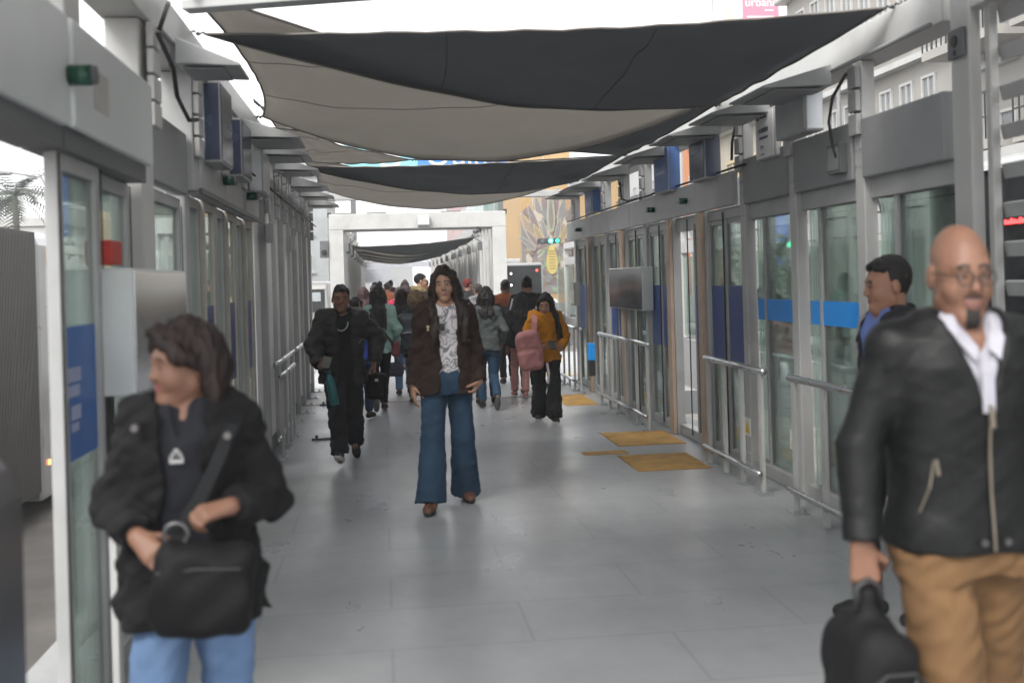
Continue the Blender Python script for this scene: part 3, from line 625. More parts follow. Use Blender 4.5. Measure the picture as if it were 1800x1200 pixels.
# ================================================================== the street around the walkway
def window_mesh(w, h, frame, pane, bars=1, sill=True):
    # window lying in the XZ plane, outside towards -Y, centred at its base
    q = MB(); t = 0.07
    q.box(-w / 2, -w / 2 + t, -0.06, 0.05, 0, h, 0); q.box(w / 2 - t, w / 2, -0.06, 0.05, 0, h, 0); q.box(-w / 2 + t, w / 2 - t, -0.06, 0.05, 0, t, 0); q.box(-w / 2 + t, w / 2 - t, -0.06, 0.05, h - t, h, 0)
    for k in range(bars):
        x = -w / 2 + w * (k + 1) / (bars + 1); q.box(x - 0.03, x + 0.03, -0.05, 0.04, t, h - t, 0)
    q.box(-w / 2 + t, w / 2 - t, -0.01, 0.02, t, h - t, 1)
    if sill: q.box(-w / 2 - 0.12, w / 2 + 0.12, -0.16, 0.0, -0.12, -0.002, 0)
    return q
def building(label, x0, x1, y0, y1, h, wall, win=None, faces=('front', 'side'), sidex=None, base=ROADZ, trim=None, name='building', rows=(1.2, 3.2), cols=2.6, bars=1, maxwin=44, ww=1.2, wh=1.7, cornice=True, door=False):
    t = thing(name, label, 'building', ((x0 + x1) / 2, (y0 + y1) / 2, base))
    trim = trim or white
    q = MB(); q.box(x0, x1, y0, y1, base, base + h); q.build('wall', wall, t)
    if cornice:
        q = MB(); q.box(x0 - 0.35, x1 + 0.35, y0 - 0.35, y1 + 0.35, base + h + 0.002, base + h + 0.5); q.box(x0 - 0.2, x1 + 0.2, y0 - 0.2, y0 - 0.003, base + h - 0.5, base + h - 0.002); q.build('roof', trim, t, bevel=0.05)
    if win:
        fm, pm = win; proto = None; n = 0
        def put(x, y, z, rz):
            nonlocal proto, n
            if n >= maxwin: return
            if proto is None:
                proto = window_mesh(ww, wh, fm, pm, bars).build('window', [fm, pm], t, local=True); o = proto
            else:
                o = proto.copy(); C.objects.link(o); o.parent = t
            o.location = Vector((x, y, z)) - t.location; o.rotation_euler = (0, 0, rz); n += 1
        zs = []
        z = base + rows[0]
        while z + wh + 0.4 < base + h: zs.append(z); z += rows[1]
        if 'side' in faces:
            xs = sidex if sidex is not None else x0
            k = int((y1 - y0 - 0.8) // cols)
            for i in range(k):
                for z in zs: put(xs, y0 + 0.4 + cols * (i + 0.5) + ((y1 - y0 - 0.8) - k * cols) / 2, z, -pi / 2 if xs == x0 else pi / 2)
        if 'front' in faces:
            k = int((x1 - x0 - 0.8) // cols)
            for i in range(k):
                for z in zs: put(x0 + 0.4 + cols * (i + 0.5) + ((x1 - x0 - 0.8) - k * cols) / 2, y0, z, 0)
    return t
stucco = M('white_stucco', (0.33, 0.315, 0.295), 0.85, var=0.12, scale=0.5, dirt=0.35)
cream = M('cream_stucco', (0.33, 0.295, 0.235), 0.85, var=0.12, scale=0.5, dirt=0.3)
palegrey = M('pale_concrete', (0.24, 0.245, 0.25), 0.85, var=0.15, scale=0.4, dirt=0.4)
orange = M('orange_stucco', (0.45, 0.17, 0.065), 0.8, var=0.1, scale=0.5, dirt=0.2)
ochre = M('ochre_wall', (0.42, 0.265, 0.10), 0.8, var=0.12, scale=0.3, dirt=0.2)
reddish = M('reddish_wall', (0.38, 0.22, 0.19), 0.85, var=0.15, scale=0.3, dirt=0.3)
tower_g = M('tower_green_glass', (0.17, 0.25, 0.24), 0.25, var=0.15, scale=0.4)
shut = M('window_dark', (0.06, 0.065, 0.07), 0.15, var=0.2)
shut2 = M('window_grey', (0.20, 0.21, 0.22), 0.3, var=0.2)
iron = M('black_iron', (0.02, 0.02, 0.022), 0.5)
hazefar = M('far_wall', (0.30, 0.305, 0.31), 0.85, var=0.12, scale=0.2)

# right hand side of the avenue
b1 = building('pale apartment block with black railed balconies, seen between the louvres at the right edge', 13.5, 23, 17.0, 25.2, 15, stucco, (white, shut2), sidex=13.5, rows=(2.0, 2.6), cols=2.3, ww=1.3, wh=1.5)
for z in (1.9, 4.2, 6.5, 8.8):
    for ya, yb in ((17.3, 21.3), (21.9, 25.0)):
        q = MB(); q.box(12.5, 13.49, ya, yb, z - 0.2, z); q.build('balcony', stucco, b1)
        q = MB(); q.box(12.5, 12.55, ya, yb, z + 0.95, z + 1.0); q.box(12.5, 12.55, ya, yb, z + 0.45, z + 0.48)
        k = int((yb - ya) / 0.22)
        for i in range(k + 1):
            yy = ya + (yb - ya) * i / k; q.box(12.51, 12.54, yy - (0.012 if i % 4 else 0.03), yy + (0.012 if i % 4 else 0.03), z, z + 0.95)
        q.build('railing', iron, b1)
b2 = building('white colonial building with tall shuttered windows, framed by the two nearest right posts', 13.6, 24, 25.5, 36.5, 11.6, stucco, (white, shut2), faces=('side',), sidex=13.6, rows=(1.4, 3.6), cols=1.2, ww=0.72, wh=2.5, bars=1)
for z in (3.3, 6.9):
    q = MB(); q.box(13.3, 13.59, 25.5, 36.5, z - 0.16, z); q.build('ledge', white, b2)
b3 = building('low cream shop building with a dark sign band, behind the silver cabinet', 13.8, 22, 37.2, 45, 8.2, cream, (M('yellowish_frame', (0.5, 0.38, 0.18)), shut), sidex=13.8, rows=(6.0, 3.0), cols=2.2, ww=1.6, wh=1.1)
q = MB(); q.box(13.6, 13.79, 37.2, 45, 3.4, 5.2); sb = q.build('shop_sign', M('sign_black', (0.025, 0.026, 0.028), 0.4), b3)
text('lettering', 'o', 1.3, (13.58, 40.6, 4.35), pi / 2, -pi / 2, white_mark, sb)
q = MB(); q.prism([(38.4, 3.5), (39.7, 3.5), (39.75, 4.2), (39.3, 4.95), (38.8, 5.1), (38.5, 4.3)], 0, 13.55, 13.59); q.build('emblem', M('pale_green_emblem', (0.42, 0.55, 0.48), 0.5), sb)
b4 = building('orange pillared corner building showing between the white info board and a blue sign', 14.0, 22, 46.0, 51.5, 12.5, orange, (white, shut2), sidex=14.0, rows=(1.8, 3.4), cols=2.2, ww=1.1, wh=2.0)
b5 = building('ornate white building with thin balconies, left of the dark blue sign', 14.2, 24, 52.5, 66, 11.5, M('bright_stucco', (0.42, 0.425, 0.425), 0.8, var=0.08, scale=0.5, dirt=0.25), (white, shut2), sidex=14.2, rows=(1.8, 3.6), cols=2.1, ww=0.9, wh=2.3)
for z in (5.1, 8.7):
    q = MB(); q.box(13.8, 14.19, 52.5, 66, z - 0.14, z)
    for i in range(50): q.box(13.82, 13.85, 52.5 + i * 0.27, 52.53 + i * 0.27, z, z + 0.8)
    q.box(13.8, 13.87, 52.5, 66, z + 0.8, z + 0.86); q.build('railing', iron, b5)
b6 = building('ochre yellow building wearing a tall painted mural, above the green traffic light', 14.6, 27, 70, 92, 9.5, ochre, None, base=ROADZ)
# mural: leaf like figures, ladders and drops painted on the end wall (generic shapes)
def mural(par, x0, x1, y, z0, z1):
    rnd = random.Random(4); cols = [M('mural_grey', (0.17, 0.17, 0.175), 0.8), M('mural_plum', (0.17, 0.125, 0.13), 0.8), M('mural_green', (0.20, 0.28, 0.18), 0.8), M('mural_brown', (0.26, 0.20, 0.13), 0.8), M('mural_yellow', (0.50, 0.42, 0.10), 0.8), M('mural_pale', (0.42, 0.39, 0.33), 0.8)]
    q = MB(); q.box(x0, x1, y - 0.02, y - 0.004, z0, z0 + (z1 - z0) * 0.50, 0)
    def leafshape(cx, cz, w, h, m, lift, tilt=0.0):
        pts = []
        for k in range(14):
            a = 2 * pi * k / 14; px = w * sin(a) * (1 - 0.35 * cos(a)); pz = h * cos(a)
            pts.append((cx + px * cos(tilt) - pz * sin(tilt), cz + px * sin(tilt) + pz * cos(tilt)))
        q.prism(pts, 1, y - lift, y - lift + 0.015, m)
    xc = (x0 + x1) / 2 + 0.35; Hm = z1 - z0
    for s in (-1, 1):
        for k in range(4):
            for gq in (0, 1): leafshape(xc + s * (0.45 + 0.45 * k), z0 + Hm * (0.62 - 0.055 * k), (0.30, 0.24)[gq], (1.25, 1.15)[gq], (5, (1, 0, 1, 3)[k])[gq], 0.05 + 0.02 * k + 0.004 * gq, s * -0.10 * (k + 1))
        for k in range(4):
            for gq in (0, 1): leafshape(xc + s * (0.55 + 0.45 * k), z0 + Hm * (0.44 - 0.03 * k), (0.22, 0.17)[gq], (0.85, 0.78)[gq], (4 if k == 1 else 5, (0, 3, 1, 0)[k])[gq], 0.15 + 0.02 * k + 0.004 * gq, s * -0.22 * (k + 1))
    leafshape(xc, z0 + Hm * 0.56, 0.30, 1.6, 5, 0.24); leafshape(xc, z0 + Hm * 0.56, 0.25, 1.5, 2, 0.25); leafshape(xc, z0 + Hm * 0.55, 0.14, 1.2, 1, 0.27)
    leafshape(xc, z0 + Hm * 0.235, 0.42, 1.15, 4, 0.2)
    for k in range(7): q.box(xc - 0.25, xc + 0.25, y - 0.235, y - 0.22, z0 + Hm * (0.17 + 0.02 * k), z0 + Hm * (0.175 + 0.02 * k), 3)
    for s in (-1, 1):
        for k in range(6): leafshape(xc + s * (0.75 + 0.06 * k), z0 + Hm * (0.17 + 0.03 * k), 0.07, 0.2, 5, 0.05, s * 0.7)
    for k in range(170):
        zz_ = rnd.random(); leafshape(x0 + 0.3 + (x1 - x0 - 0.6) * rnd.random(), z0 + Hm * (0.03 + 0.55 * zz_), 0.10 + 0.16 * rnd.random(), 0.15 + 0.35 * rnd.random(), rnd.choice((1, 2, 3, 0, 0, 1, 5)), 0.022 + 0.0006 * k, rnd.random() * 3)
    for s in (0.0, 0.9): q.box(x0 + 0.9 + s, x0 + 1.0 + s, y - 0.03, y - 0.005, z0 + (z1 - z0) * 0.6, z0 + (z1 - z0) * 0.98, 5)
    for k in range(9): q.box(x0 + 1.01, x0 + 1.79, y - 0.03, y - 0.005, z0 + (z1 - z0) * (0.62 + 0.04 * k), z0 + (z1 - z0) * (0.626 + 0.04 * k), 0)
    return q.build('mural', cols, par)
b6b = building('ochre end wall with grey and green painted mural, beside the green glass tower', 10.6, 14.5, 86, 100, 13, ochre, None, cornice=False)
mural(b6b, 10.6, 14.5, 86, 0.4, 11.6)
b7 = building('pale green glass tower block between the white portal and the mural wall', 9.4, 14, 104, 125, 13, tower_g, None, cornice=False, name='tower_block')
for z in range(1, 11, 3):
    bx('floor_band', M('tower_band', (0.40, 0.45, 0.45), 0.5), b7, 9.3, 14.05, 103.85, 103.995, z - 0.18, z + 0.12)
for k in range(5): bx('mullion', M('tower_band', (0.40, 0.45, 0.45), 0.5), b7, 9.4 + k * 0.95, 9.5 + k * 0.95, 103.88, 103.98, -1, 11.7) if k else None
building('hazy reddish high building far down the avenue, above the portal', 11.2, 22, 175, 195, 16, M('hazy_red', (0.34, 0.22, 0.215), 0.9, var=0.12, scale=0.15), (hazefar, M('hazy_window', (0.36, 0.34, 0.36), 0.6)), faces=('front',), rows=(2, 3.4), cols=2.4, maxwin=30)
building('pale grey distant block closing the end of the avenue', -9, 4, 150, 165, 6.0, hazefar, (hazefar, M('hazy_window', (0.36, 0.34, 0.36), 0.6)), faces=('front',), rows=(1.5, 3.0), cols=2.5, maxwin=10)
# left hand side
b8 = building('white tiled building behind the white bus in the gap left of the portal', -9.2, -3.4, 74, 88, 10.2, M('tile_white', (0.33, 0.35, 0.36), 0.5, var=0.15, scale=1.2), (white, shut2), faces=('front',), rows=(1.2, 2.4), cols=1.5, maxwin=12, ww=0.9, wh=1.1)
b9 = building('pale building with long blue vertical banners, seen through the left door glass', -17.2, -12.2, 62, 76, 13, palegrey, (white, shut), faces=('front',), rows=(1.6, 3.2), cols=2.4, ww=1.4, wh=1.8)
for i, xx in enumerate((-16.9, -15.6, -13.6)):
    bx('banner', M('banner_blue', (0.05, 0.12, 0.45), 0.5), b9, xx, xx + 0.7, 61.8, 61.9, 2.0, 8.0)
b10 = building('low reddish roofed house behind the palm at the left edge', -27, -18.6, 66, 78, 6.4, M('house_pink', (0.42, 0.33, 0.28), 0.85, var=0.1, scale=0.4), (white, shut), faces=('front',), rows=(1.4, 3.2), cols=2.8)
b11 = building('pale office block behind the left sliding doors, farther along the avenue', -15, -11, 80, 110, 11, cream, (white, shut), sidex=-11, rows=(1.6, 3.1), cols=2.5)
b12 = building('grey building behind the far platform on the right, partly hidden by people', 18, 27, -6, 16, 12, palegrey, (white, shut), sidex=18, rows=(1.6, 3.2), cols=2.4)

# billboards and banners on the roofs
def board(label, x0, x1, y, z0, z1, parts, posts=True, cat='billboard', name='billboard'):
    t = thing(name, label, cat, ((x0 + x1) / 2, y, ROADZ))
    for (a, b, c, d, m, nm) in parts: bx(nm, m, t, a, b, y - 0.02, y + 0.1, c, d)
    bx('back_panel', grey_mid, t, x0, x1, y + 0.101, y + 0.3, z0, z1)
    if posts:
        for x in (x0 + 0.4, x1 - 0.4): bx('support', grey_dark, t, x - 0.15, x + 0.15, y + 0.31, y + 0.6, ROADZ, z1 - 0.3)
    return t
PB = 60.0
t = board('roof billboard, half pale picture of a tower and half pink with white letters', 18.25, 21.9, PB, 13.4, 20.5,
          [(18.25, 19.85, 13.4, 20.5, M('billboard_pale', (0.52, 0.60, 0.58), 0.5, var=0.06), 'picture'), (19.852, 21.9, 13.4, 20.5, M('billboard_pink', (0.72, 0.16, 0.24), 0.5, var=0.05), 'panel')])
q = MB(); q.prism([(18.72, 13.4), (19.45, 13.4), (19.45, 15.2), (19.2, 15.7), (18.95, 16.25), (18.85, 15.2)], 1, PB - 0.05, PB - 0.022); q.build('tower_picture', M('billboard_tower', (0.50, 0.46, 0.36), 0.6), t)
text('lettering', 'urbana', 0.66, (20.9, PB - 0.03, 16.25), pi / 2, 0, white_mark, t)
q = MB(); q.box(20.1, 21.6, PB - 0.04, PB - 0.022, 15.42, 15.52); q.box(21.1, 21.6, PB - 0.04, PB - 0.022, 15.78, 15.86); q.build('small_print', M('pale_pink', (0.85, 0.55, 0.60)), t)
q = board('white banner with pale blue and strong blue lettered blocks, glimpsed between two sails', -1.9, 7.2, 64.0, 7.6, 10.4,
          [(-1.9, 7.2, 7.6, 7.98, white_mark, 'white_strip'), (-1.9, 2.15, 7.981, 10.4, M('banner_cyan', (0.20, 0.60, 0.68), 0.5, var=0.05), 'pale_panel'), (2.152, 7.2, 7.981, 10.4, M('banner_strong_blue', (0.02, 0.20, 0.60), 0.5, var=0.05), 'blue_panel')], cat='banner', name='banner')
text('lettering', 'B', 2.4, (0.6, 63.96, 8.7), pi / 2, 0, white_mark, q); text('lettering', 'Quim', 1.75, (4.6, 63.96, 8.62), pi / 2, 0, white_mark, q)

# ------------------------------------------------------------------ far platform across the bus lane
fp = thing('far_platform', 'white framed parallel platform across the bus lane on the right, with slanted braces', 'platform', (8.6, 24, ROADZ))
bx('deck', palegrey, fp, 7.4, 10.4, 9, 46, ROADZ, -0.02)
bx('roof_beam', white, fp, 7.4, 7.6, 9, 46, 2.75, 2.98); bx('fascia_panel', grey_light, fp, 7.42, 7.55, 9, 46, 2.1, 2.4)
bx('roof_beam', white, fp, 10.1, 10.3, 9, 46, 2.75, 2.98)
for k in range(15):
    y = 9.5 + k * 2.6
    bx('post', white, fp, 7.4, 7.58, y, y + 0.16, 0, 2.748); bx('post', white, fp, 10.12, 10.28, y, y + 0.16, 0, 2.748)
for k in (0, 1, 3, 4, 6, 9):
    y = 9.5 + k * 2.6
    q = MB(); q.bar((7.66, y + 0.2, 0.05), (7.66, y + 2.5, 2.7), 0.10, 0.10); q.bar((7.78, y + 2.5, 0.05), (7.78, y + 0.2, 2.7), 0.10, 0.10); q.build('brace', white, fp)
for k in range(15):
    y = 9.5 + k * 2.6
    if k % 3 == 1: bx('slat_screen', grey_light, fp, 10.16, 10.2, y + 0.17, y + 2.59, 0.02, 0.9)
    q = MB(); q.box(7.46, 7.47, y + 0.17, y + 2.59, 0.1, 2.0); q.build('glass_pane', clear_glass, fp)

# ------------------------------------------------------------------ buses and cars
buswhite = M('bus_white', (0.31, 0.315, 0.32), 0.3, var=0.04, scale=1, coat=0.3, dirt=0.15)
busgrey = M('bus_grey', (0.22, 0.22, 0.24), 0.3, var=0.05, coat=0.4)
bellow = M('bellows_rubber', (0.075, 0.07, 0.066), 0.7, var=0.12, scale=2)
lamp_red = emit('red_lamp', (0.9, 0.05, 0.04), 1.5); lamp_warm = emit('warm_lamp', (1.0, 0.82, 0.55), 3.0); lamp_orange = emit('orange_lamp', (1.0, 0.25, 0.08), 1.2)
lamp_green = emit('green_lamp', (0.05, 0.9, 0.55), 4.0); lamp_white = emit('white_lamp', (0.95, 0.95, 0.9), 2.0)
def wheel(par, x, y, r=0.48, w=0.28, z=None):
    z = ROADZ + r if z is None else z
    q = MB(); q.tube([(x - w / 2, y, z), (x - w / 2 + 0.04, y, z), (x + w / 2 - 0.04, y, z), (x + w / 2, y, z)], [r - 0.04, r, r, r - 0.04], 24); o = q.build('wheel', black_rub, par, smooth=False)
    q = MB(); q.tube([(x - w / 2 - 0.012, y, z), (x + w / 2 + 0.012, y, z)], r * 0.58, 16); q.build('rim', steel_flat, o)
def shell(par, x0, x1, y0, y1, z0, z1, mat, nm='body', r=0.18):
    pts = [(x0, z0), (x1, z0), (x1, z1 - r), (x1 - r * 0.3, z1 - r * 0.3), (x1 - r, z1), (x0 + r, z1), (x0 + r * 0.3, z1 - r * 0.3), (x0, z1 - r)]
    return MB().prism(pts, 1, y0, y1).build(nm, mat, par, bevel=0.05)
ab = thing('articulated_bus', 'articulated white bus with dark accordion joint passing outside the left wall', 'bus', (-5.3, 13, ROADZ))
zt, zb = 2.3, -0.88
shell(ab, -6.6, -4.02, 1.5, 12.1, zb, zt, busgrey); shell(ab, -6.6, -4.0, 13.85, 22.8, zb, zt, buswhite)
q = MB()
for k in range(35):
    y = 12.1 + k * 0.05
    q.box(-6.55 + 0.02, -4.02 - 0.0, y, y + 0.034, zb + 0.12, zt - 0.03); q.box(-6.5, -4.04, y + 0.034, y + 0.05, zb + 0.15, zt - 0.05)
q.build('bellows', bellow, ab)
for y0_, y1_ in ((14.6, 16.0), (16.15, 17.6), (17.75, 19.2), (19.35, 20.8), (21.0, 22.4), (9.6, 11.2), (7.9, 9.4), (6.2, 7.7), (4.5, 6.0)):
    bx('window', dark_glass, ab, -4.0 - (0.02 if y0_ < 12 else 0), -3.985 - (0.02 if y0_ < 12 else 0), y0_, y1_, 0.75, 1.85)
for y0_ in (14.0, 16.05, 19.25, 22.5):
    bx('side_lamp', lamp_orange, ab, -3.998, -3.98, y0_ + 0.05, y0_ + 0.11, -0.48, -0.42)
q = MB(); q.tube([(-3.999, 14.3, 2.0), (-3.98, 14.3, 2.0)], 0.12, 16, 0); q.build('emblem', M('gold_emblem', (0.5, 0.32, 0.10), 0.5), ab)
for y in (4.0, 10.5, 15.6, 20.6): wheel(ab, -4.2, y); wheel(ab, -6.4, y)
rb = thing('city_bus', 'dark windowed bus with red lit display, outside the louvres on the right', 'bus', (5.6, 6, ROADZ))
shell(rb, 4.3, 6.8, 0.2, 8.6, -0.85, 2.35, buswhite)
bx('window_band', dark_glass, rb, 4.283, 4.297, 0.4, 8.5, 0.75, 2.24)
bx('lower_panel', M('bus_maroon', (0.10, 0.05, 0.045), 0.35), rb, 4.285, 4.297, 0.4, 8.5, 0.1, 0.7)
for y in (2.0, 3.6, 5.2, 6.7): bx('window_post', black_rub, rb, 4.275, 4.282, y, y + 0.07, 0.75, 2.16)
q = MB()
for k in range(11): q.box(4.268, 4.274, 7.02 + k * 0.036, 7.045 + k * 0.036, 1.845, 1.87 + 0.006 * (k * 7 % 3))
q.build('display', emit('led_red', (1.0, 0.02, 0.02), 3.0), rb)
for z in (0.3, 0.55, 0.9): bx('trim_strip', steel_flat, rb, 4.270, 4.284, 0.4, 8.5, z, z + 0.04)
for y in (1.6, 6.9): wheel(rb, 4.45, y); wheel(rb, 6.65, y)
bb = thing('city_bus', 'white framed bus seen from behind, just right of the white portal', 'bus', (5.1, 46, ROADZ))
shell(bb, 3.55, 6.25, 44, 56, -0.8, 2.2, buswhite, r=0.12)
bx('rear_window', dark_glass, bb, 3.63, 6.17, 43.985, 43.998, 0.1, 2.1); bx('lower_panel', M('bus_black', (0.02, 0.02, 0.022), 0.4), bb, 3.75, 6.15, 43.985, 43.998, -0.7, 0.06)
for z in (0.45, 0.9, 1.35, 1.8):
    q = MB(); q.tube([(4.98, 43.984, z), (4.98, 43.97, z)], 0.035, 12); q.build('marker_lamp', lamp_white, bb)
bx('bar', grey_light, bb, 3.76, 6.14, 43.97, 43.984, 0.62, 0.68)
q = MB(); q.tube([(6.0, 43.984, 1.9), (6.0, 43.97, 1.9)], 0.045, 12); q.build('tail_lamp', lamp_red, bb)
bx('roof_unit', grey_light, bb, 4.6, 5.5, 45, 47, 2.203, 2.4, bevel=0.05)
for x in (3.75, 6.15): wheel(bb, x, 46); wheel(bb, x, 53)
lb = thing('city_bus', 'white bus with lit headlamp coming towards the camera, in the gap left of the portal', 'bus', (-4.2, 62, ROADZ))
shell(lb, -5.4, -2.75, 58, 69, -0.8, 1.75, buswhite, r=0.12)
bx('windscreen', dark_glass, lb, -5.25, -2.9, 57.985, 57.998, 0.2, 1.35); bx('header', white, lb, -5.3, -2.85, 57.96, 57.998, 1.36, 1.55)
q = MB(); q.tube([(-3.1, 57.99, -0.25), (-3.1, 57.95, -0.25)], 0.17, 16); q.build('headlamp', lamp_warm, lb); q = MB(); q.tube([(-5.05, 57.99, -0.25), (-5.05, 57.95, -0.25)], 0.17, 16); q.build('headlamp', lamp_warm, lb)
bx('number_sign', M('sign_grey', (0.3, 0.33, 0.35)), lb, -3.6, -3.1, 57.97, 57.984, 0.75, 1.2)
for x in (-5.2, -2.95): wheel(lb, x, 60); wheel(lb, x, 66.5)

def car(x, y, col, label, toward=True, cat='car', name='parked_car', h=1.45):
    t = thing(name, label, cat, (x, y, ROADZ), 'cars queueing on the avenue')
    z = ROADZ
    prof = [(-2.1, 0.28), (-2.15, 0.7), (-1.95, 0.86), (-1.2, 0.95), (-0.55, h - 0.03), (0.9, h), (1.55, 0.98), (2.1, 0.9), (2.15, 0.3)]
    if not toward: prof = [(-a, b) for a, b in prof]
    prof = [(y + a, z + b) for a, b in prof]
    MB().prism(prof, 0, x - 0.82, x + 0.82).build('body', col, t, bevel=0.08)
    s = -1
    ya = y - 1.22 if toward else y - 1.5; yb = y - 0.6 if toward else y - 0.95
    q = MB(); q.add([(x - 0.7, ya - 0.02, z + 0.99), (x + 0.7, ya - 0.02, z + 0.99), (x + 0.6, yb - 0.02, z + h - 0.09), (x - 0.6, yb - 0.02, z + h - 0.09), (x - 0.7, ya + 0.02, z + 0.99), (x + 0.7, ya + 0.02, z + 0.99), (x + 0.6, yb + 0.02, z + h - 0.09), (x - 0.6, yb + 0.02, z + h - 0.09)], [(0, 1, 2, 3), (4, 5, 6, 7), (0, 1, 5, 4), (1, 2, 6, 5), (2, 3, 7, 6), (3, 0, 4, 7)])
    q.build('windscreen' if toward else 'rear_window', dark_glass, t)
    for sx in (-0.6, 0.6):
        q = MB(); q.box(x + sx - 0.13, x + sx + 0.13, y - 2.17, y - 2.135, z + 0.62, z + 0.76); q.build('headlamp' if toward else 'tail_lamp', lamp_white if toward else lamp_red, t)
    bx('number_plate', white_mark, t, x - 0.25, x + 0.25, y - 2.185, y - 2.155, z + 0.42, z + 0.53); bx('bumper', grey_dark, t, x - 0.8, x + 0.8, y - 2.2, y - 2.14, z + 0.3, z + 0.4, bevel=0.02)
    for yy in (-1.3, 1.3):
        for sx in (-0.78, 0.78): wheel(t, x + sx, y + yy, 0.31, 0.2)
carpaint = lambda n, c: M('car_' + n, c, 0.25, var=0.03, coat=0.6)
car(7.6, 56, carpaint('white', (0.6, 0.6, 0.6)), 'white car nearest in the queue right of the portal bus')
car(7.0, 66, carpaint('silver', (0.4, 0.41, 0.42)), 'silver car behind the first white car in the queue')
car(10.2, 72, carpaint('pale', (0.55, 0.56, 0.57)), 'pale car in the outer lane by the mural wall')
car(10.0, 80, carpaint('red', (0.3, 0.03, 0.03)), 'red car far back by the mural wall', False)
car(7.2, 78, carpaint('white', (0.6, 0.6, 0.6)), 'farthest white car in the queue under the traffic light')
car(9.6, 60, carpaint('dark', (0.03, 0.03, 0.035)), 'dark car beside the nearest white car', False)
car(-9.5, 24, carpaint('dark', (0.03, 0.03, 0.035)), 'dark car seen through the left sliding doors', True)
car(-9.3, 36, carpaint('silver', (0.4, 0.41, 0.42)), 'silver car in the left lane behind the articulated bus', True)
tk = thing('market_kiosk', 'small orange and blue kiosk far behind the cars, under the mural', 'kiosk', (9.6, 96, ROADZ))
bx('counter', carpaint('kiosk_blue', (0.1, 0.25, 0.45)), tk, 8.2, 9.2, 95, 97, ROADZ, 1.4); bx('awning', M('kiosk_orange', (0.75, 0.32, 0.12), 0.7), tk, 9.25, 11.4, 94.5, 97, 0.5, 1.8)
bx('base', palegrey, tk, 9.3, 11.3, 95, 97, ROADZ, 0.49)

# ------------------------------------------------------------------ street lamps, traffic lights, trees
def streetlamp(x, y, h, label, arm=1.5, sgn=-1):
    t = thing('street_lamp', label, 'street lamp', (x, y, ROADZ))
    MB().tube([(x, y, ROADZ), (x, y, ROADZ + h)], [0.10, 0.06], 10).build('pole', grey_mid, t)
    q = MB(); q.tube([(x, y, ROADZ + h), (x + sgn * 0.3, y, ROADZ + h + 0.5), (x + sgn * arm, y, ROADZ + h + 0.7)], 0.045, 8); q.build('arm', grey_mid, t)
    q = MB(); q.box(min(x + sgn * arm, x + sgn * (arm + 0.8)), max(x + sgn * arm, x + sgn * (arm + 0.8)), y - 0.14, y + 0.14, ROADZ + h + 0.62, ROADZ + h + 0.78); q.build('lamp_head', grey_light, t, bevel=0.04)
streetlamp(-14.2, 51, 7.2, 'street lamp on a tall pole beside the palm at the left edge')
streetlamp(13.0, 31.0, 8.2, 'street lamp with curved arm in front of the white colonial building', 1.2, -1)
def traffic(x, y, z, label, n=3, horiz=True):
    t = thing('traffic_light', label, 'traffic light', (x, y, ROADZ))
    MB().tube([(x + 2.4, y, ROADZ), (x + 2.4, y, z + 0.3), (x + 1.0, y, z + 0.05)], 0.06, 8).build('pole', grey_dark, t)
    q = MB(); q.box(x - 0.5, x + 0.75, y - 0.12, y + 0.12, z - 0.15, z + 0.15); q.build('housing', black_rub, t, bevel=0.03)
    for k, (dx, m) in enumerate(((-0.3, grey_dark), (0.25, lamp_green), (0.72, emit('green_arrow', (0.02, 0.6, 0.3), 1.0)))):
        MB().tube([(x + dx * 0.8, y - 0.121, z), (x + dx * 0.8, y - 0.15, z)], 0.105, 16).build('lens', m, t)
traffic(8.9, 61, 3.6, 'green traffic light on the right, in front of the mural')
traffic(-11.6, 43, 2.75, 'green traffic light seen through the left door with the blue sticker')
traffic(-10.2, 42, 2.6, 'second green traffic light, seen near the red sticker on the left glass')

leafm = M('leaf_dark', (0.035, 0.06, 0.028), 0.6, var=0.4, scale=1.5)
bark = M('bark', (0.10, 0.08, 0.06), 0.9, var=0.2, bump=0.4, bscale=20)
def tree(x, y, h, r, label, seed=0, n=1500):
    rnd = random.Random(seed)
    t = thing('street_tree', label, 'tree', (x, y, ROADZ))
    q = MB(); q.tube([(x, y, ROADZ), (x + 0.1, y, ROADZ + h * 0.35), (x - 0.05, y + 0.1, ROADZ + h * 0.6)], [0.2, 0.15, 0.09], 10)
    for k in range(7):
        a = k * 0.9 + rnd.random(); q.tube([(x, y, ROADZ + h * (0.3 + 0.04 * k)), (x + cos(a) * r * 0.4, y + sin(a) * r * 0.4, ROADZ + h * (0.5 + 0.04 * k)), (x + cos(a) * r * 0.75, y + sin(a) * r * 0.75, ROADZ + h * (0.6 + 0.05 * k))], [0.07, 0.05, 0.02], 6)
    q.build('trunk', bark, t)
    q = MB(); cl_ = [(rnd.gauss(0, r * 0.45), rnd.gauss(0, r * 0.45), h * (0.68 + rnd.gauss(0, 0.12)), r * (0.25 + 0.25 * rnd.random())) for _ in range(16)]
    for k in range(n):
        c = rnd.choice(cl_); d = Vector((rnd.gauss(0, 1), rnd.gauss(0, 1), rnd.gauss(0, 0.8))).normalized() * c[3] * (0.6 + 0.5 * rnd.random())
        p = Vector((x + c[0], y + c[1], ROADZ + c[2])) + d; u = Vector((rnd.gauss(0, 1), rnd.gauss(0, 1), rnd.gauss(0, 1))).normalized(); v = u.cross(Vector((rnd.gauss(0, 1), rnd.gauss(0, 1), rnd.gauss(0, 1)))).normalized(); s = 0.12 + 0.14 * rnd.random()
        q.add([p - u * s, p + v * s * 0.5, p + u * s, p - v * s * 0.5], [(0, 1, 2, 3)])
    q.build('crown', leafm, t)
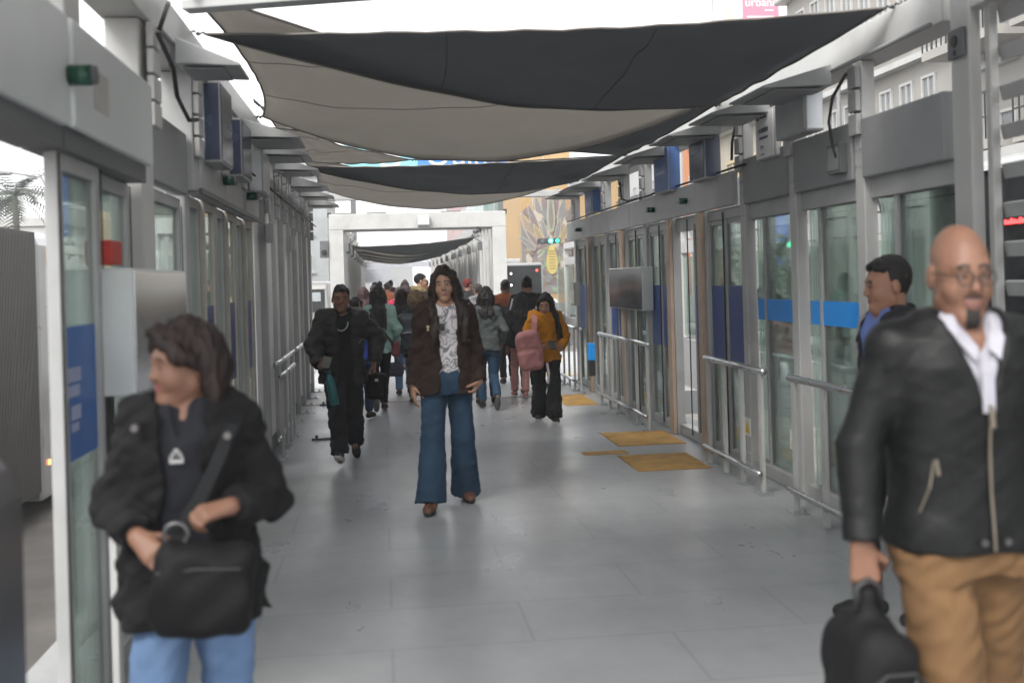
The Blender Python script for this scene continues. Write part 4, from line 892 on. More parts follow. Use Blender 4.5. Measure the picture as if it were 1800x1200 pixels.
def palm(x, y, h, label):
    rnd = random.Random(3); t = thing('palm_tree', label, 'tree', (x, y, ROADZ))
    MB().tube([(x, y, ROADZ), (x + 0.15, y, ROADZ + h * 0.5), (x, y, ROADZ + h)], [0.22, 0.15, 0.12], 12).build('trunk', bark, t)
    q = MB()
    for k in range(46):
        a = 2 * pi * k / 46 * 1.618 * 3; el = rnd.uniform(-0.5, 1.25); ln_ = rnd.uniform(1.8, 2.6); p = Vector((x, y, ROADZ + h)); d = Vector((cos(a) * cos(el), sin(a) * cos(el), sin(el))); pr = None
        sd_ = Vector((-sin(a), cos(a), 0))
        for j in range(14):
            p2 = p + d * (ln_ / 14); d = (d + Vector((0, 0, -0.11))).normalized(); w = 0.5 * sin(pi * (j + 0.7) / 15.5)
            for s_ in (-1, 1):
                tip = p + sd_ * s_ * w + d * 0.25 + Vector((0, 0, -0.22 * w)); q.add([p, p + d * 0.09, tip], [(0, 1, 2)])
            q.add([p - sd_ * 0.015, p + sd_ * 0.015, p2], [(0, 1, 2)]); p = p2
    q.build('crown', M('palm_leaf', (0.03, 0.042, 0.024), 0.6, var=0.3), t)
palm(-15.9, 52, 6.9, 'tall palm tree with drooping fronds at the far left edge')
for i, (x, y, h, r) in enumerate(((-12.2, 22, 4.2, 1.6), (-12.4, 32, 4.6, 1.8), (-11.9, 47, 4.4, 1.8), (-11.0, 58, 5.0, 2.0))):
    tree(x, y, h, r, ['dark green street tree nearest behind the left glass', 'second dark street tree behind the left glass', 'third dark street tree along the left pavement', 'farthest dark street tree along the left pavement'][i], i, 1300)
for i, (x, y, h, r) in enumerate(((12.4, 52, 4.4, 1.7), (12.6, 33.5, 3.6, 1.2))):
    tree(x, y, h, r, ['dark street tree on the right pavement before the ornate white building', 'small street tree before the white colonial building'][i], i + 9, 1100)
# ================================================================== people (grown as smooth distance fields, one skin per body)
F4 = np.float32
V3 = lambda *a: np.array(a, dtype=float)
def nrm(v): v = np.array(v, float); return v / (np.linalg.norm(v) + 1e-9)
def rotm(yaw=0, pitch=0, roll=0):
    a, b, c = radians(yaw), radians(pitch), radians(roll)
    Rz = np.array([[cos(a), -sin(a), 0], [sin(a), cos(a), 0], [0, 0, 1]]); Rx = np.array([[1, 0, 0], [0, cos(b), -sin(b)], [0, sin(b), cos(b)]]); Ry = np.array([[cos(c), 0, sin(c)], [0, 1, 0], [-sin(c), 0, cos(c)]])
    return Rz @ Rx @ Ry
class Field:
    def __init__(s, lo, hi, h):
        s.h = h; s.lo = np.array(lo, float); s.n = np.ceil((np.array(hi, float) - s.lo) / h).astype(int) + 2
        s.v = np.full(s.n, 0.5, F4); s.ax = [(s.lo[i] + h * np.arange(s.n[i])).astype(F4) for i in range(3)]
    def _sl(s, lo, hi):
        r = []
        for i in range(3):
            a = int(max(0, math.floor((lo[i] - s.lo[i]) / s.h))); b = int(min(s.n[i], math.ceil((hi[i] - s.lo[i]) / s.h) + 1))
            if b <= a: return None
            r.append(slice(a, b))
        return tuple(r)
    def grid(s, sl): return s.ax[0][sl[0]][:, None, None], s.ax[1][sl[1]][None, :, None], s.ax[2][sl[2]][None, None, :]
    def add(s, prim, k=0.02):
        fn, lo, hi = prim; mg = k + 3 * s.h; sl = s._sl(np.array(lo) - mg, np.array(hi) + mg)
        if sl is None: return s
        d = fn(*s.grid(sl)); a = s.v[sl]
        if k > 0:
            hh = np.maximum(k - np.abs(a - d), 0) / k; s.v[sl] = np.minimum(a, d) - hh * hh * (k * 0.25)
        else: s.v[sl] = np.minimum(a, d)
        return s
    def sub(s, prim, k=0.0):
        fn, lo, hi = prim; mg = 3 * s.h; sl = s._sl(np.array(lo) - mg, np.array(hi) + mg)
        if sl is None: return s
        d = -fn(*s.grid(sl)); a = s.v[sl]
        if k > 0:
            hh = np.maximum(k - np.abs(a - d), 0) / k; s.v[sl] = np.maximum(a, d) + hh * hh * (k * 0.25)
        else: s.v[sl] = np.maximum(a, d)
        return s
    def cap(s, fn):  # keep only where fn < 0
        s.v = np.maximum(s.v, fn(*s.grid((slice(None),) * 3)).astype(F4)); return s
    def noise(s, amp, f, seed=0, ani=(1, 1, 1), band=0.04):
        X, Y, Z = s.grid((slice(None),) * 3); X = X * (f * ani[0]); Y = Y * (f * ani[1]); Z = Z * (f * ani[2]); q = seed * 1.7
        n = np.sin(X + 1.7 * np.sin(Z * 0.6 + q) + q) * np.sin(Z + 1.4 * np.sin(Y * 0.8 + X * 0.5 + q * 2)) + 0.6 * np.sin(Y * 1.3 + Z * 0.9 + 1.5 * np.sin(X * 0.9 + q)) + 0.45 * np.sin(2.1 * X - 1.9 * Z + 1.1 * np.sin(1.7 * Y + q))
        s.v = s.v + (np.abs(s.v) < band) * (amp * n).astype(F4); return s
    def mesh(s):
        v = s.v; sg = v < 0; nx, ny, nz = v.shape
        cnt = np.zeros((nx - 1, ny - 1, nz - 1), np.int8)
        for a in (0, 1):
            for b in (0, 1):
                for c in (0, 1): cnt += sg[a:nx - 1 + a, b:ny - 1 + b, c:nz - 1 + c]
        act = (cnt > 0) & (cnt < 8); idx = np.argwhere(act); ids = np.full(act.shape, -1, np.int64); ids[act] = np.arange(len(idx))
        pos = np.zeros((len(idx), 3)); num = np.zeros(len(idx)); I = idx.T
        for ax in range(3):
            o = [i for i in range(3) if i != ax]
            for a in (0, 1):
                for b in (0, 1):
                    off = [0, 0, 0]; off[o[0]] = a; off[o[1]] = b; of2 = list(off); of2[ax] = 1
                    va = v[I[0] + off[0], I[1] + off[1], I[2] + off[2]]; vb = v[I[0] + of2[0], I[1] + of2[1], I[2] + of2[2]]
                    m = (va < 0) != (vb < 0); t = va[m] / (va[m] - vb[m]); p = np.tile(np.array(off, float), (m.sum(), 1)); p[:, ax] += t
                    pos[m] += p; num[m] += 1
        pos = pos / num[:, None] + idx; pos = s.lo + s.h * pos
        quads = []
        for ax in range(3):
            o = [i for i in range(3) if i != ax]
            s0 = [slice(1, -1)] * 3; s1 = [slice(1, -1)] * 3; s0[ax] = slice(0, -1); s1[ax] = slice(1, None)
            A = sg[tuple(s0)]; B = sg[tuple(s1)]; ch = np.argwhere(A != B)
            if not len(ch): continue
            base = ch.copy(); base[:, o[0]] += 1; base[:, o[1]] += 1
            def cell(da, db):
                c = base.copy(); c[:, o[0]] -= da; c[:, o[1]] -= db; return ids[c[:, 0], c[:, 1], c[:, 2]]
            q = np.stack([cell(1, 1), cell(0, 1), cell(0, 0), cell(1, 0)], 1)
            fl = A[ch[:, 0], ch[:, 1], ch[:, 2]]
            if ax == 1: fl = ~fl
            q[~fl] = q[~fl][:, ::-1]; quads.append(q)
        q = np.concatenate(quads) if quads else np.zeros((0, 4), int)
        return pos, q[(q >= 0).all(1)]
def fobj(name, F, mats, parent=None, loc=None, matfn=None):
    pos, q = F.mesh(); me = bpy.data.meshes.new(name)
    me.vertices.add(len(pos)); me.vertices.foreach_set('co', pos.astype(F4).ravel())
    me.loops.add(q.size); me.loops.foreach_set('vertex_index', q.astype(np.int32).ravel())
    me.polygons.add(len(q)); me.polygons.foreach_set('loop_start', np.arange(0, q.size, 4, dtype=np.int32))
    try: me.polygons.foreach_set('loop_total', np.full(len(q), 4, np.int32))
    except Exception: pass
    me.polygons.foreach_set('use_smooth', np.ones(len(q), bool))
    if not isinstance(mats, (list, tuple)): mats = [mats]
    for m in mats: me.materials.append(m)
    if matfn is not None and len(q):
        me.polygons.foreach_set('material_index', matfn(pos[q].mean(1)).astype(np.int32))
    me.update(calc_edges=True); me.validate()
    o = bpy.data.objects.new(name, me); C.objects.link(o)
    if parent is not None: o.parent = parent
    if loc is not None: o.location = loc
    return o
# ---- primitives
def rc(a, b, ra, rb, flat=False):
    a = np.array(a, float); b = np.array(b, float); d = b - a; L2 = float(d @ d) + 1e-12; ln = sqrt(L2)
    def fn(X, Y, Z):
        px, py, pz = X - F4(a[0]), Y - F4(a[1]), Z - F4(a[2])
        t0 = (px * F4(d[0]) + py * F4(d[1]) + pz * F4(d[2])) / F4(L2); t = np.clip(t0, 0, 1)
        r = np.sqrt((px - t * F4(d[0])) ** 2 + (py - t * F4(d[1])) ** 2 + (pz - t * F4(d[2])) ** 2) - (ra + t * F4(rb - ra))
        return np.maximum(r, (t0 - 1) * F4(ln)) if flat else r
    R = max(ra, rb); return fn, np.minimum(a, b) - R, np.maximum(a, b) + R
def ell(c, r, m=None):
    c = np.array(c, float); r = np.array(r, float)
    def fn(X, Y, Z):
        x, y, z = X - F4(c[0]), Y - F4(c[1]), Z - F4(c[2])
        if m is not None: x, y, z = (m[0, 0] * x + m[1, 0] * y + m[2, 0] * z, m[0, 1] * x + m[1, 1] * y + m[2, 1] * z, m[0, 2] * x + m[1, 2] * y + m[2, 2] * z)
        k0 = np.sqrt((x / r[0]) ** 2 + (y / r[1]) ** 2 + (z / r[2]) ** 2); k1 = np.sqrt((x / r[0] ** 2) ** 2 + (y / r[1] ** 2) ** 2 + (z / r[2] ** 2) ** 2) + 1e-6
        return (k0 * (k0 - 1) / k1).astype(F4)
    e = r if m is None else np.abs(m) @ r; return fn, c - e, c + e
def rbox(c, hf, r, m=None):
    c = np.array(c, float); hf = np.array(hf, float)
    def fn(X, Y, Z):
        x, y, z = X - F4(c[0]), Y - F4(c[1]), Z - F4(c[2])
        if m is not None: x, y, z = (m[0, 0] * x + m[1, 0] * y + m[2, 0] * z, m[0, 1] * x + m[1, 1] * y + m[2, 1] * z, m[0, 2] * x + m[1, 2] * y + m[2, 2] * z)
        qx, qy, qz = np.abs(x) - (hf[0] - r), np.abs(y) - (hf[1] - r), np.abs(z) - (hf[2] - r)
        return (np.sqrt(np.maximum(qx, 0) ** 2 + np.maximum(qy, 0) ** 2 + np.maximum(qz, 0) ** 2) + np.minimum(np.maximum(qx, np.maximum(qy, qz)), 0) - r).astype(F4)
    e = hf if m is None else np.abs(m) @ hf; return fn, c - e, c + e
def prof(rows, p=2.5):
    rows = sorted(rows); z = np.array([r[0] for r in rows]); cx = np.array([r[1] for r in rows]); cy = np.array([r[2] for r in rows]); w = np.array([r[3] for r in rows]); d = np.array([r[4] for r in rows])
    def fn(X, Y, Z):
        zz = Z[0, 0]; f = lambda a: np.interp(zz, z, a).astype(F4)[None, None, :]
        W_, D_ = f(w), f(d); u = np.abs((X - f(cx)) / W_) ** F4(p) + np.abs((Y - f(cy)) / D_) ** F4(p)
        r = (u ** F4(1 / p) - 1) * np.minimum(W_, D_)
        return np.maximum(r, np.maximum(Z - F4(z[-1]), F4(z[0]) - Z))
    return fn, V3((cx - w).min(), (cy - d).min(), z[0]), V3((cx + w).max(), (cy + d).max(), z[-1])
def bone2(a, t, l1, l2, pole):
    a = np.array(a, float); t = np.array(t, float); d = t - a; D = np.linalg.norm(d); D2 = min(D, (l1 + l2) * 0.999); dn = d / D; t = a + dn * D2
    x = (l1 * l1 - l2 * l2 + D2 * D2) / (2 * D2); h = sqrt(max(l1 * l1 - x * x, 0)); p = np.array(pole, float); p = p - dn * (p @ dn); p = nrm(p)
    return a + dn * x + p * h, t
def hand_prims(w, d, n, s, curl, side, thumb=0.5):
    d = nrm(d); n = np.array(n, float); n = nrm(n - d * (n @ d)); t = np.cross(d, n) if side == 'R' else -np.cross(d, n); out = []
    for off, r in ((0.028, .0135), (0.010, .0145), (-0.009, .014), (-0.026, .0125)):
        out.append((rc(w + t * off * 0.45 * s, w + (d * 0.085 + t * off) * s, 0.016 * s, r * s), 0.014))
    for off, ln, r, cc in ((0.030, 0.072, .0088, curl), (0.010, 0.080, .0092, curl * 1.05), (-0.010, 0.075, .0088, curl * 1.1), (-0.028, 0.060, .0078, curl * 1.18)):
        p = w + (d * 0.088 + t * off) * s; a = 0.0
        for k, fr in enumerate((0.45, 0.31, 0.24)):
            a += cc * (0.7, 1.0, 0.8)[k]; q = p + (d * cos(a) + n * sin(a) + t * off * 0.9) * ln * fr * s; out.append((rc(p, q, r * s * (1 - 0.08 * k), r * s * (0.93 - 0.1 * k)), 0.004)); p = q
    p = w + (d * 0.022 + t * 0.024 + n * 0.006) * s; q = p + nrm(d * 0.62 + t * 0.68 + n * 0.25 * (1 + thumb)) * 0.045 * s; r_ = q + nrm(d * 0.8 + t * (0.35 - 0.5 * thumb) + n * (0.3 + 0.7 * thumb)) * 0.034 * s; e = r_ + nrm(d * 0.8 + t * (0.2 - 0.6 * thumb) + n * (0.35 + 0.8 * thumb)) * 0.024 * s
    out += [(rc(p, q, .0145 * s, .0115 * s), 0.01), (rc(q, r_, .011 * s, .0095 * s), 0.004), (rc(r_, e, .0095 * s, .0078 * s), 0.004)]
    return out

def skin(n, c): 
    m = M('skin_' + n, c, 0.5, var=0.07, scale=18, bump=0.05, bscale=220, spec=0.35)
    m.node_tree.nodes['Principled BSDF'].inputs['Subsurface Weight'].default_value = 0.06
    m.node_tree.nodes['Principled BSDF'].inputs['Subsurface Radius'].default_value = (0.02, 0.008, 0.004)
    return m
SK = skin('tan', (0.205, 0.106, 0.07)); SK2 = skin('warm', (0.28, 0.142, 0.09)); SK3 = skin('light', (0.36, 0.205, 0.14))
lipm = M('lips', (0.24, 0.085, 0.075), 0.45); lipm2 = M('lips_male', (0.19, 0.085, 0.065), 0.5); browm = M('brow_hair', (0.022, 0.016, 0.013), 0.8); eyew = M('eye_white', (0.22, 0.19, 0.175), 0.5, spec=0.2); irism = M('iris_dark', (0.018, 0.011, 0.008), 0.4, spec=0.2)
beardm = M('beard_black', (0.018, 0.015, 0.014), 0.85, bump=0.5, bscale=300)
stub = M('shaved_scalp', (0.17, 0.10, 0.072), 0.55, var=0.1)
def fabric(n, c, r=0.9, b=0.25, bs=350, var=0.14, sc=7): return M(n, c, r, var=var, scale=sc, bump=b, bscale=bs, spec=0.25)
def denim(n, c):
    m = M(n, c, 0.85, var=0.28, scale=4, bump=0.3, bscale=420, spec=0.2, stretch=(1, 1, 0.45)); return m
def hairm(n, c):
    if n in MATS: return MATS[n]
    m = M(n, c, 0.55, var=0.5, scale=40, bump=1.0, bscale=90, spec=0.3, stretch=(1, 1, 0.12)); return m
HB = hairm('hair_black', (0.012, 0.010, 0.010)); HD = hairm('hair_dark_brown', (0.022, 0.014, 0.011)); HBR = hairm('hair_brown', (0.020, 0.012, 0.011)); HR = hairm('hair_maroon', (0.032, 0.012, 0.014))
rubber_white = M('sole_white', (0.6, 0.6, 0.58), 0.6); sole_blk = M('sole_black', (0.02, 0.02, 0.02), 0.6)
TORSO = [(.60, .170, .120), (.78, .174, .122), (.90, .172, .120), (1.02, .156, .110), (1.12, .154, .108), (1.25, .166, .116), (1.34, .170, .114), (1.41, .140, .095), (1.47, .075, .065)]

def person(label, X, Y, H, rz=0, P=None, h=0.012, name='person', group=None):
    P = P or {}; s = H / 1.70; g = P.get
    root = None
    lean = math.tan(radians(g('lean', 2))); bw = g('build', 1.0); shw = g('shw', 0.158) * s * bw; hz = 0.925 * s; sway = g('sway', 0.0)
    cxf = lambda z: sway * (z - hz); cyf = lambda z: -(z - hz) * lean if z > hz else 0.0
    sh = {'R': V3(-shw + cxf(1.40 * s), cyf(1.4 * s) + 0.005, 1.395 * s), 'L': V3(shw + cxf(1.40 * s), cyf(1.4 * s) + 0.005, 1.395 * s)}
    hip = {'R': V3(-0.088 * s, 0, 0.90 * s), 'L': V3(0.088 * s, 0, 0.90 * s)}
    ua, fa, th, sn = 0.285 * s, 0.25 * s, 0.43 * s, 0.41 * s
    arms, legs = {}, {}
    for sd, sg in (('R', -1), ('L', 1)):
        A = g('arm' + sd, {}); w = V3(*A['w']) if 'w' in A else V3(sg * (shw + 0.06 * s), -0.02 + cyf(1.0), 0.86 * s)
        el, w = bone2(sh[sd], w, ua, fa, A.get('pole', (sg * 0.5, 0.8, -0.2))); arms[sd] = (el, w, A)
        Lg = g('leg' + sd, {}); a = V3(*Lg['a']) if 'a' in Lg else V3(sg * 0.085 * s, 0.12 * (1 if sd == 'L' else -1) * s, 0.085 * s)
        kn, a = bone2(hip[sd], a, th, sn, Lg.get('pole', (0, -1, 0))); legs[sd] = (kn, a, Lg)
    hc = V3(cxf(1.575 * s) + g('hx', 0), cyf(1.575 * s) - 0.012 * s + g('hy', 0), 1.570 * s + g('hz', 0)); hs = g('hs', 1.0) * (0.99 * (H / 1.66) ** 0.6); R = rotm(*g('head', (0, 4, 0)))
    nb = V3(cxf(1.45 * s), cyf(1.45 * s) + 0.012, 1.44 * s)
    hw = g('hw', 0.94); hp = lambda x, y, z: hc + R @ V3(x * hw, y, z) * hs
    ext = np.array([sh['R'], sh['L'], arms['R'][1], arms['L'][1], arms['R'][0], arms['L'][0], legs['R'][1], legs['L'][1], legs['R'][0], legs['L'][0], hc])
    lo = ext.min(0) - 0.24; hi = ext.max(0) + 0.24; lo[2] = max(lo[2], -0.03); hi[2] = hc[2] + 0.20
    lo[:2] -= g('pad', 0.0); hi[:2] += g('pad', 0.0)
    tr = lambda e=0.0, zlo=.6, zhi=1.47, fl=lambda z: 0.0: [(z * s, cxf(z * s), cyf(z * s), (w * bw + e + fl(z)) * s, (d * g('deep', bw) + e + fl(z)) * s) for z, w, d in TORSO if zlo - 1e-6 <= z <= zhi + 1e-6]
    # ---------------- skin
    F = Field(lo, hi, h)
    F.add(prof(tr(-0.014, 1.02, 1.47)), 0.03); F.add(ell((0, 0, 0.97 * s), (0.11 * s * bw, 0.075 * s, 0.12 * s)), 0.03)
    for sd in 'RL':
        el, w, A = arms[sd]; F.add(rc(sh[sd], el, 0.045 * s, 0.038 * s), 0.02); F.add(rc(el, w, 0.036 * s, 0.024 * s), 0.015)
        kn, a, _ = legs[sd]; F.add(rc(hip[sd], kn, 0.075 * s, 0.052 * s), 0.03); F.add(rc(kn, a, 0.05 * s, 0.035 * s), 0.02); F.add(rc(a, a + V3(0, -0.1, -0.04) * s, 0.035 * s, 0.025 * s), 0.02)
        if h < 0.0105 or A.get('hand', False):
            hd = A.get('hd', nrm(w - el)); pn = A.get('pn', (1 if sd == 'R' else -1, 0.2, 0))
            for pr, k in hand_prims(w, hd, pn, s * A.get('hsz', 1.0), A.get('curl', 0.45), sd, A.get('thumb', 0.4)): F.add(pr, k)
        else:
            d_ = nrm(A.get('hd', w - el)); F.add(rc(w, w + d_ * 0.09 * s, 0.026 * s, 0.034 * s), 0.01); F.add(rc(w + d_ * 0.09 * s, w + d_ * 0.15 * s + V3(0, -0.03, 0), 0.030 * s, 0.02 * s), 0.01)
    F.add(rc(nb - V3(0, 0, 0.04 * s), hp(0, 0.022, -0.055), 0.060 * s * g('neck', 1.0), 0.052 * s * g('neck', 1.0)), 0.02)
    e = lambda c, r, k=0.02: F.add(ell(hp(*c), np.array(r) * hs * np.array((hw, 1, 1)), R), k)
    q = lambda a, b, ra, rb, k=0.012: F.add(rc(hp(*a), hp(*b), ra * hs, rb * hs), k)
    e((0, 0.012, 0.040), (0.075, 0.094, 0.088), 0.02); e((0, -0.028, 0.0), (0.066, 0.066, 0.085), 0.03)
    jw = g('jaw', 1.0); q((0, -0.03, -0.045), (0, -0.066, -0.092), 0.055 * jw, 0.027 * jw, 0.03); q((-0.045 * jw, -0.005, -0.055), (-0.012, -0.07, -0.095), 0.022, 0.017, 0.025); q((0.045 * jw, -0.005, -0.055), (0.012, -0.07, -0.095), 0.022, 0.017, 0.025)
    fat = g('cheek', 1.0)
    for x in (-1, 1):
        e((x * 0.040, -0.062, -0.032), (0.026 * fat, 0.024 * fat, 0.026 * fat), 0.025); e((x * 0.081, 0.014, -0.004), (0.011, 0.021, 0.033), 0.005)
    if h <= 0.0105:
        q((-0.040, -0.080, 0.028), (0.040, -0.080, 0.028), 0.012, 0.012, 0.02)
        for x in (-1, 1): F.sub(ell(hp(x * 0.032, -0.104, 0.006), np.array((0.019, 0.016, 0.0115)) * hs, R), 0.01)
        for x in (-1, 1): F.add(ell(hp(x * 0.031, -0.0805, 0.006), np.array((0.0135, 0.0135, 0.0105)) * hs, R), 0.003)
        q((0, -0.090, 0.014), (0, -0.107, -0.023), 0.008, 0.0105, 0.014); q((-0.010, -0.096, -0.026), (0.010, -0.096, -0.026), 0.0075, 0.0075, 0.010)
        q((-0.019, -0.088, -0.0545), (0.019, -0.088, -0.0545), 0.0062, 0.0062, 0.006); q((-0.015, -0.0895, -0.064), (0.015, -0.0895, -0.064), 0.007, 0.007, 0.006); F.sub(rc(hp(-0.022, -0.099, -0.059), hp(0.022, -0.099, -0.059), 0.0025 * hs, 0.0025 * hs), 0.004)
    else: q((0, -0.085, 0.01), (0, -0.102, -0.026), 0.012, 0.014, 0.015)
    Ri = R.T; beard = g('beard'); bald = g('bald'); male = g('male', False)
    def mf(c):
        l = ((c - hc) @ R) / hs / np.array((hw, 1, 1)); x, y, z = l[:, 0], l[:, 1], l[:, 2]; m = np.zeros(len(c), int); ax_ = np.abs(x); fr = y < -0.062
        m[fr & (ax_ < 0.024) & (z > -0.071) & (z < -0.049) & (y < -0.080)] = 1
        m[fr & (ax_ > 0.013) & (ax_ < 0.050) & (np.abs(z - (0.0265 + 0.006 * np.sin(ax_ * 60))) < (0.0055 if male else 0.004))] = 2
        ey = np.sqrt((ax_ - 0.031) ** 2 + ((z - 0.006) * 1.5) ** 2); m[fr & (ey < 0.0098) & (y > -0.1)] = 3; m[fr & (ey < 0.0072) & (y > -0.1)] = 4
        if not (h <= 0.0105): m[(m == 3)] = 4
        if beard == 'goatee':
            m[fr & (ax_ < 0.020) & (z < -0.076) & (z > -0.125) & (y < -0.055)] = 5; m[fr & (ax_ < 0.03) & (z > -0.0485) & (z < -0.041) & (y < -0.085)] = 5
        if bald: m[(ax_ > 0.055) & (y > -0.02) & (z < 0.05) & (z > -0.05) & (ax_ < 0.0765) & (m == 0)] = 6
        return m
    sk = g('skin', SK)
    root = fobj(name, F, [sk, lipm2 if male else lipm, browm, eyew, irism, beardm, stub], None, (X, Y, g('z0', 0.0)), mf)
    root.rotation_euler.z = radians(rz); tag(root, label, 'person', group)
    # ---------------- trousers
    T = g('legs', {}); tm = T.get('mat') or fabric('cloth_black', (0.014, 0.014, 0.016)); r0, r1, r2 = T.get('r', (0.095, 0.068, 0.055)); e = T.get('e', 0.010)
    F = Field((lo[0], lo[1], lo[2]), (hi[0], hi[1], 1.10 * s), h)
    F.add(prof([(z * s, 0, 0, (w * bw + e) * s, (d * bw + e) * s) for z, w, d in ((.80, .160, .115), (.90, .172, .124), (1.0, .154, .106), (1.045, .144, .100))]), 0.03)
    for sd in 'RL':
        kn, a, Lg = legs[sd]; F.add(rc(hip[sd] - V3(0, 0, 0.03 * s), kn, r0 * s, r1 * s), 0.035)
        hem = kn + (a - kn) * T.get('len', 0.97); mid = kn + (hem - kn) * 0.45
        if T.get('flare'): F.add(rc(kn, mid, r1 * s, (r1 * 0.55 + r2 * 0.45) * s), 0.02); F.add(rc(mid, hem, (r1 * 0.55 + r2 * 0.45) * s, r2 * s, True), 0.015)
        else: F.add(rc(kn, hem, r1 * s, r2 * s, True), 0.02)
    F.noise(T.get('fold', 0.0035), 26, X * 3 + Y, (1.0, 1.0, T.get('ani', 0.7)), 0.03)
    F.noise(T.get('fold', 0.0035) * 0.6, 60, Y, (0.8, 0.8, 1.0), 0.02)
    if not g('top', {}).get('open') or g('top', {})['open'][1] == 0.0:
        zc = max(g('top', {}).get('hem', 0.84), 0.8) * s + 0.02; F.cap(lambda x, y, z: z - F4(zc) + 0 * x + 0 * y)
    fobj('trousers', F, tm, root)
    # ---------------- shoes
    sm, so = g('shoes', (fabric('shoe_black', (0.016, 0.016, 0.017), 0.6), sole_blk))
    for sd in 'RL':
        kn, a, Lg = legs[sd]; t = nrm(Lg.get('toe', (0.12 if sd == 'L' else -0.12, -1, 0))); u = V3(0, 0, 1) - t * t[2]; u = nrm(u)
        F = Field(a - 0.26 * s, a + 0.26 * s, min(h, 0.008))
        F.add(rc(a - t * 0.045 * s - u * 0.045 * s, a + t * 0.10 * s - u * 0.052 * s, 0.037 * s, 0.041 * s), 0.01); F.add(rc(a + t * 0.10 * s - u * 0.052 * s, a + t * 0.155 * s - u * 0.058 * s, 0.041 * s, 0.034 * s), 0.02); F.add(rc(a, a + t * 0.05 * s - u * 0.04 * s, 0.036 * s, 0.038 * s), 0.02)
        pl = a - u * 0.085 * s
        F.cap(lambda x, y, z: -((x - F4(pl[0])) * F4(u[0]) + (y - F4(pl[1])) * F4(u[1]) + (z - F4(pl[2])) * F4(u[2])))
        fobj('shoe', F, [sm, so], root, None, lambda c, a=a, u=u: (((c - a) @ u) < -0.060 * s).astype(int))
    # ---------------- shirt below
    U = g('under')
    if U:
        F = Field(lo, hi, h); F.add(prof(tr(U.get('e', 0.010), .90, 1.47)), 0.0)
        for sg in (-1, 1): F.add(rc((0.05 * sg * s + cxf(1.42 * s), cyf(1.42 * s) + 0.01, 1.425 * s), sh['R' if sg < 0 else 'L'], 0.055 * s, 0.055 * s), 0.03)
        nk = U.get('neck', 'round'); c = V3(cxf(1.42 * s), cyf(1.42 * s) - 0.11 * s, 1.46 * s)
        if nk == 'v': F.sub(rc(c + V3(0, 0, 0.05), c + V3(0, -0.02, U.get('deep', -0.10)) * s, 0.080 * s, 0.018 * s))
        elif nk == 'round': F.sub(ell(c + V3(0, 0.05, 0.012) * s, np.array((0.075, 0.11, 0.06)) * s))
        F.noise(0.003, 30, Y, (1, 1, 1), 0.02)
        ub = fobj('shirt', F, U['mat'], root)
        if U.get('collar'):
            for sg in (-1, 1):
                F = Field(hc - 0.25, hc + 0.1, min(h, 0.006)); pts = [nb + V3(sg * x, y, z) * s for x, y, z in ((0.0, 0.060, 0.035), (0.048, 0.042, 0.03), (0.068, 0.0, 0.022), (0.058, -0.052, 0.0), (0.035, -0.082, -0.035))]
                for a_, b_ in zip(pts[:-1], pts[1:]):
                    for dz in (0.0, -0.016, -0.032): F.add(rc(a_ + V3(0, 0, dz * s), b_ + V3(sg * 0.006, -0.004, dz * s * 1.2), 0.0085 * s, 0.0085 * s), 0.008)
                fobj('collar', F, U['mat'], root)
    # ---------------- jacket / sweater
    J = g('top', {}); jm = J.get('mat') or fabric('cloth_black', (0.014, 0.014, 0.016)); e = J.get('e', 0.022); hem = J.get('hem', 0.84); fl = J.get('flare', 0.0)
    F = Field(lo, hi, h)
    rows = tr(e, .60, 1.47, lambda z: fl * max(0, 1.15 - z)); rows = [r for r in rows if r[0] > hem * s + 0.02]; zz = hem
    w0 = np.interp(zz, [t[0] for t in TORSO], [t[1] for t in TORSO]); d0 = np.interp(zz, [t[0] for t in TORSO], [t[2] for t in TORSO]); ee = e + fl * max(0, 1.15 - zz)
    rows.append((hem * s, 0, cyf(hem * s), (w0 * bw + ee) * s, (d0 * g('deep', bw) + ee) * s))
    F.add(prof(rows), 0.0)
    ru, re_, rw_ = J.get('sl', (0.066, 0.056, 0.044))
    for sd, sg in (('R', -1), ('L', 1)):
        el, w, A = arms[sd]
        F.add(rc((0.055 * sg * s + cxf(1.42 * s), cyf(1.42 * s) + 0.012, 1.425 * s), sh[sd] + V3(sg * 0.004, 0, -0.006), (0.050 + e * 0.5) * s, ru * s), 0.04)
        F.add(rc(sh[sd] - V3(0, 0, 0.008), el, ru * s, re_ * s), 0.03)
        cu = el + (w - el) * J.get('cuff', 0.97); F.add(rc(el, cu, re_ * s, rw_ * s, True), 0.02)
    if J.get('puff'):
        X_, Y_, Z_ = F.grid((slice(None),) * 3); F.v -= ((np.abs(F.v) < 0.04) * 0.007 * np.abs(np.sin(Z_ * pi / 0.085 + 0.6 * np.sin(X_ * 9)))).astype(F4)
    hd_ = J.get('hood', 0)
    if hd_:
        for k in range(9):
            a_ = -2.25 + 4.5 * k / 8; b_ = a_ + 4.5 / 8
            pa = nb + V3(sin(a_) * 0.105, 0.015 + cos(a_) * 0.085, -0.005 + 0.02 * cos(a_)) * s; pb = nb + V3(sin(b_) * 0.105, 0.015 + cos(b_) * 0.085, -0.005 + 0.02 * cos(b_)) * s
            if k < 8: F.add(rc(pa, pb, (0.026 + 0.022 * hd_ * max(0, cos(a_))) * s, (0.026 + 0.022 * hd_ * max(0, cos(b_))) * s), 0.025)
    cl_ = J.get('collar', 0)
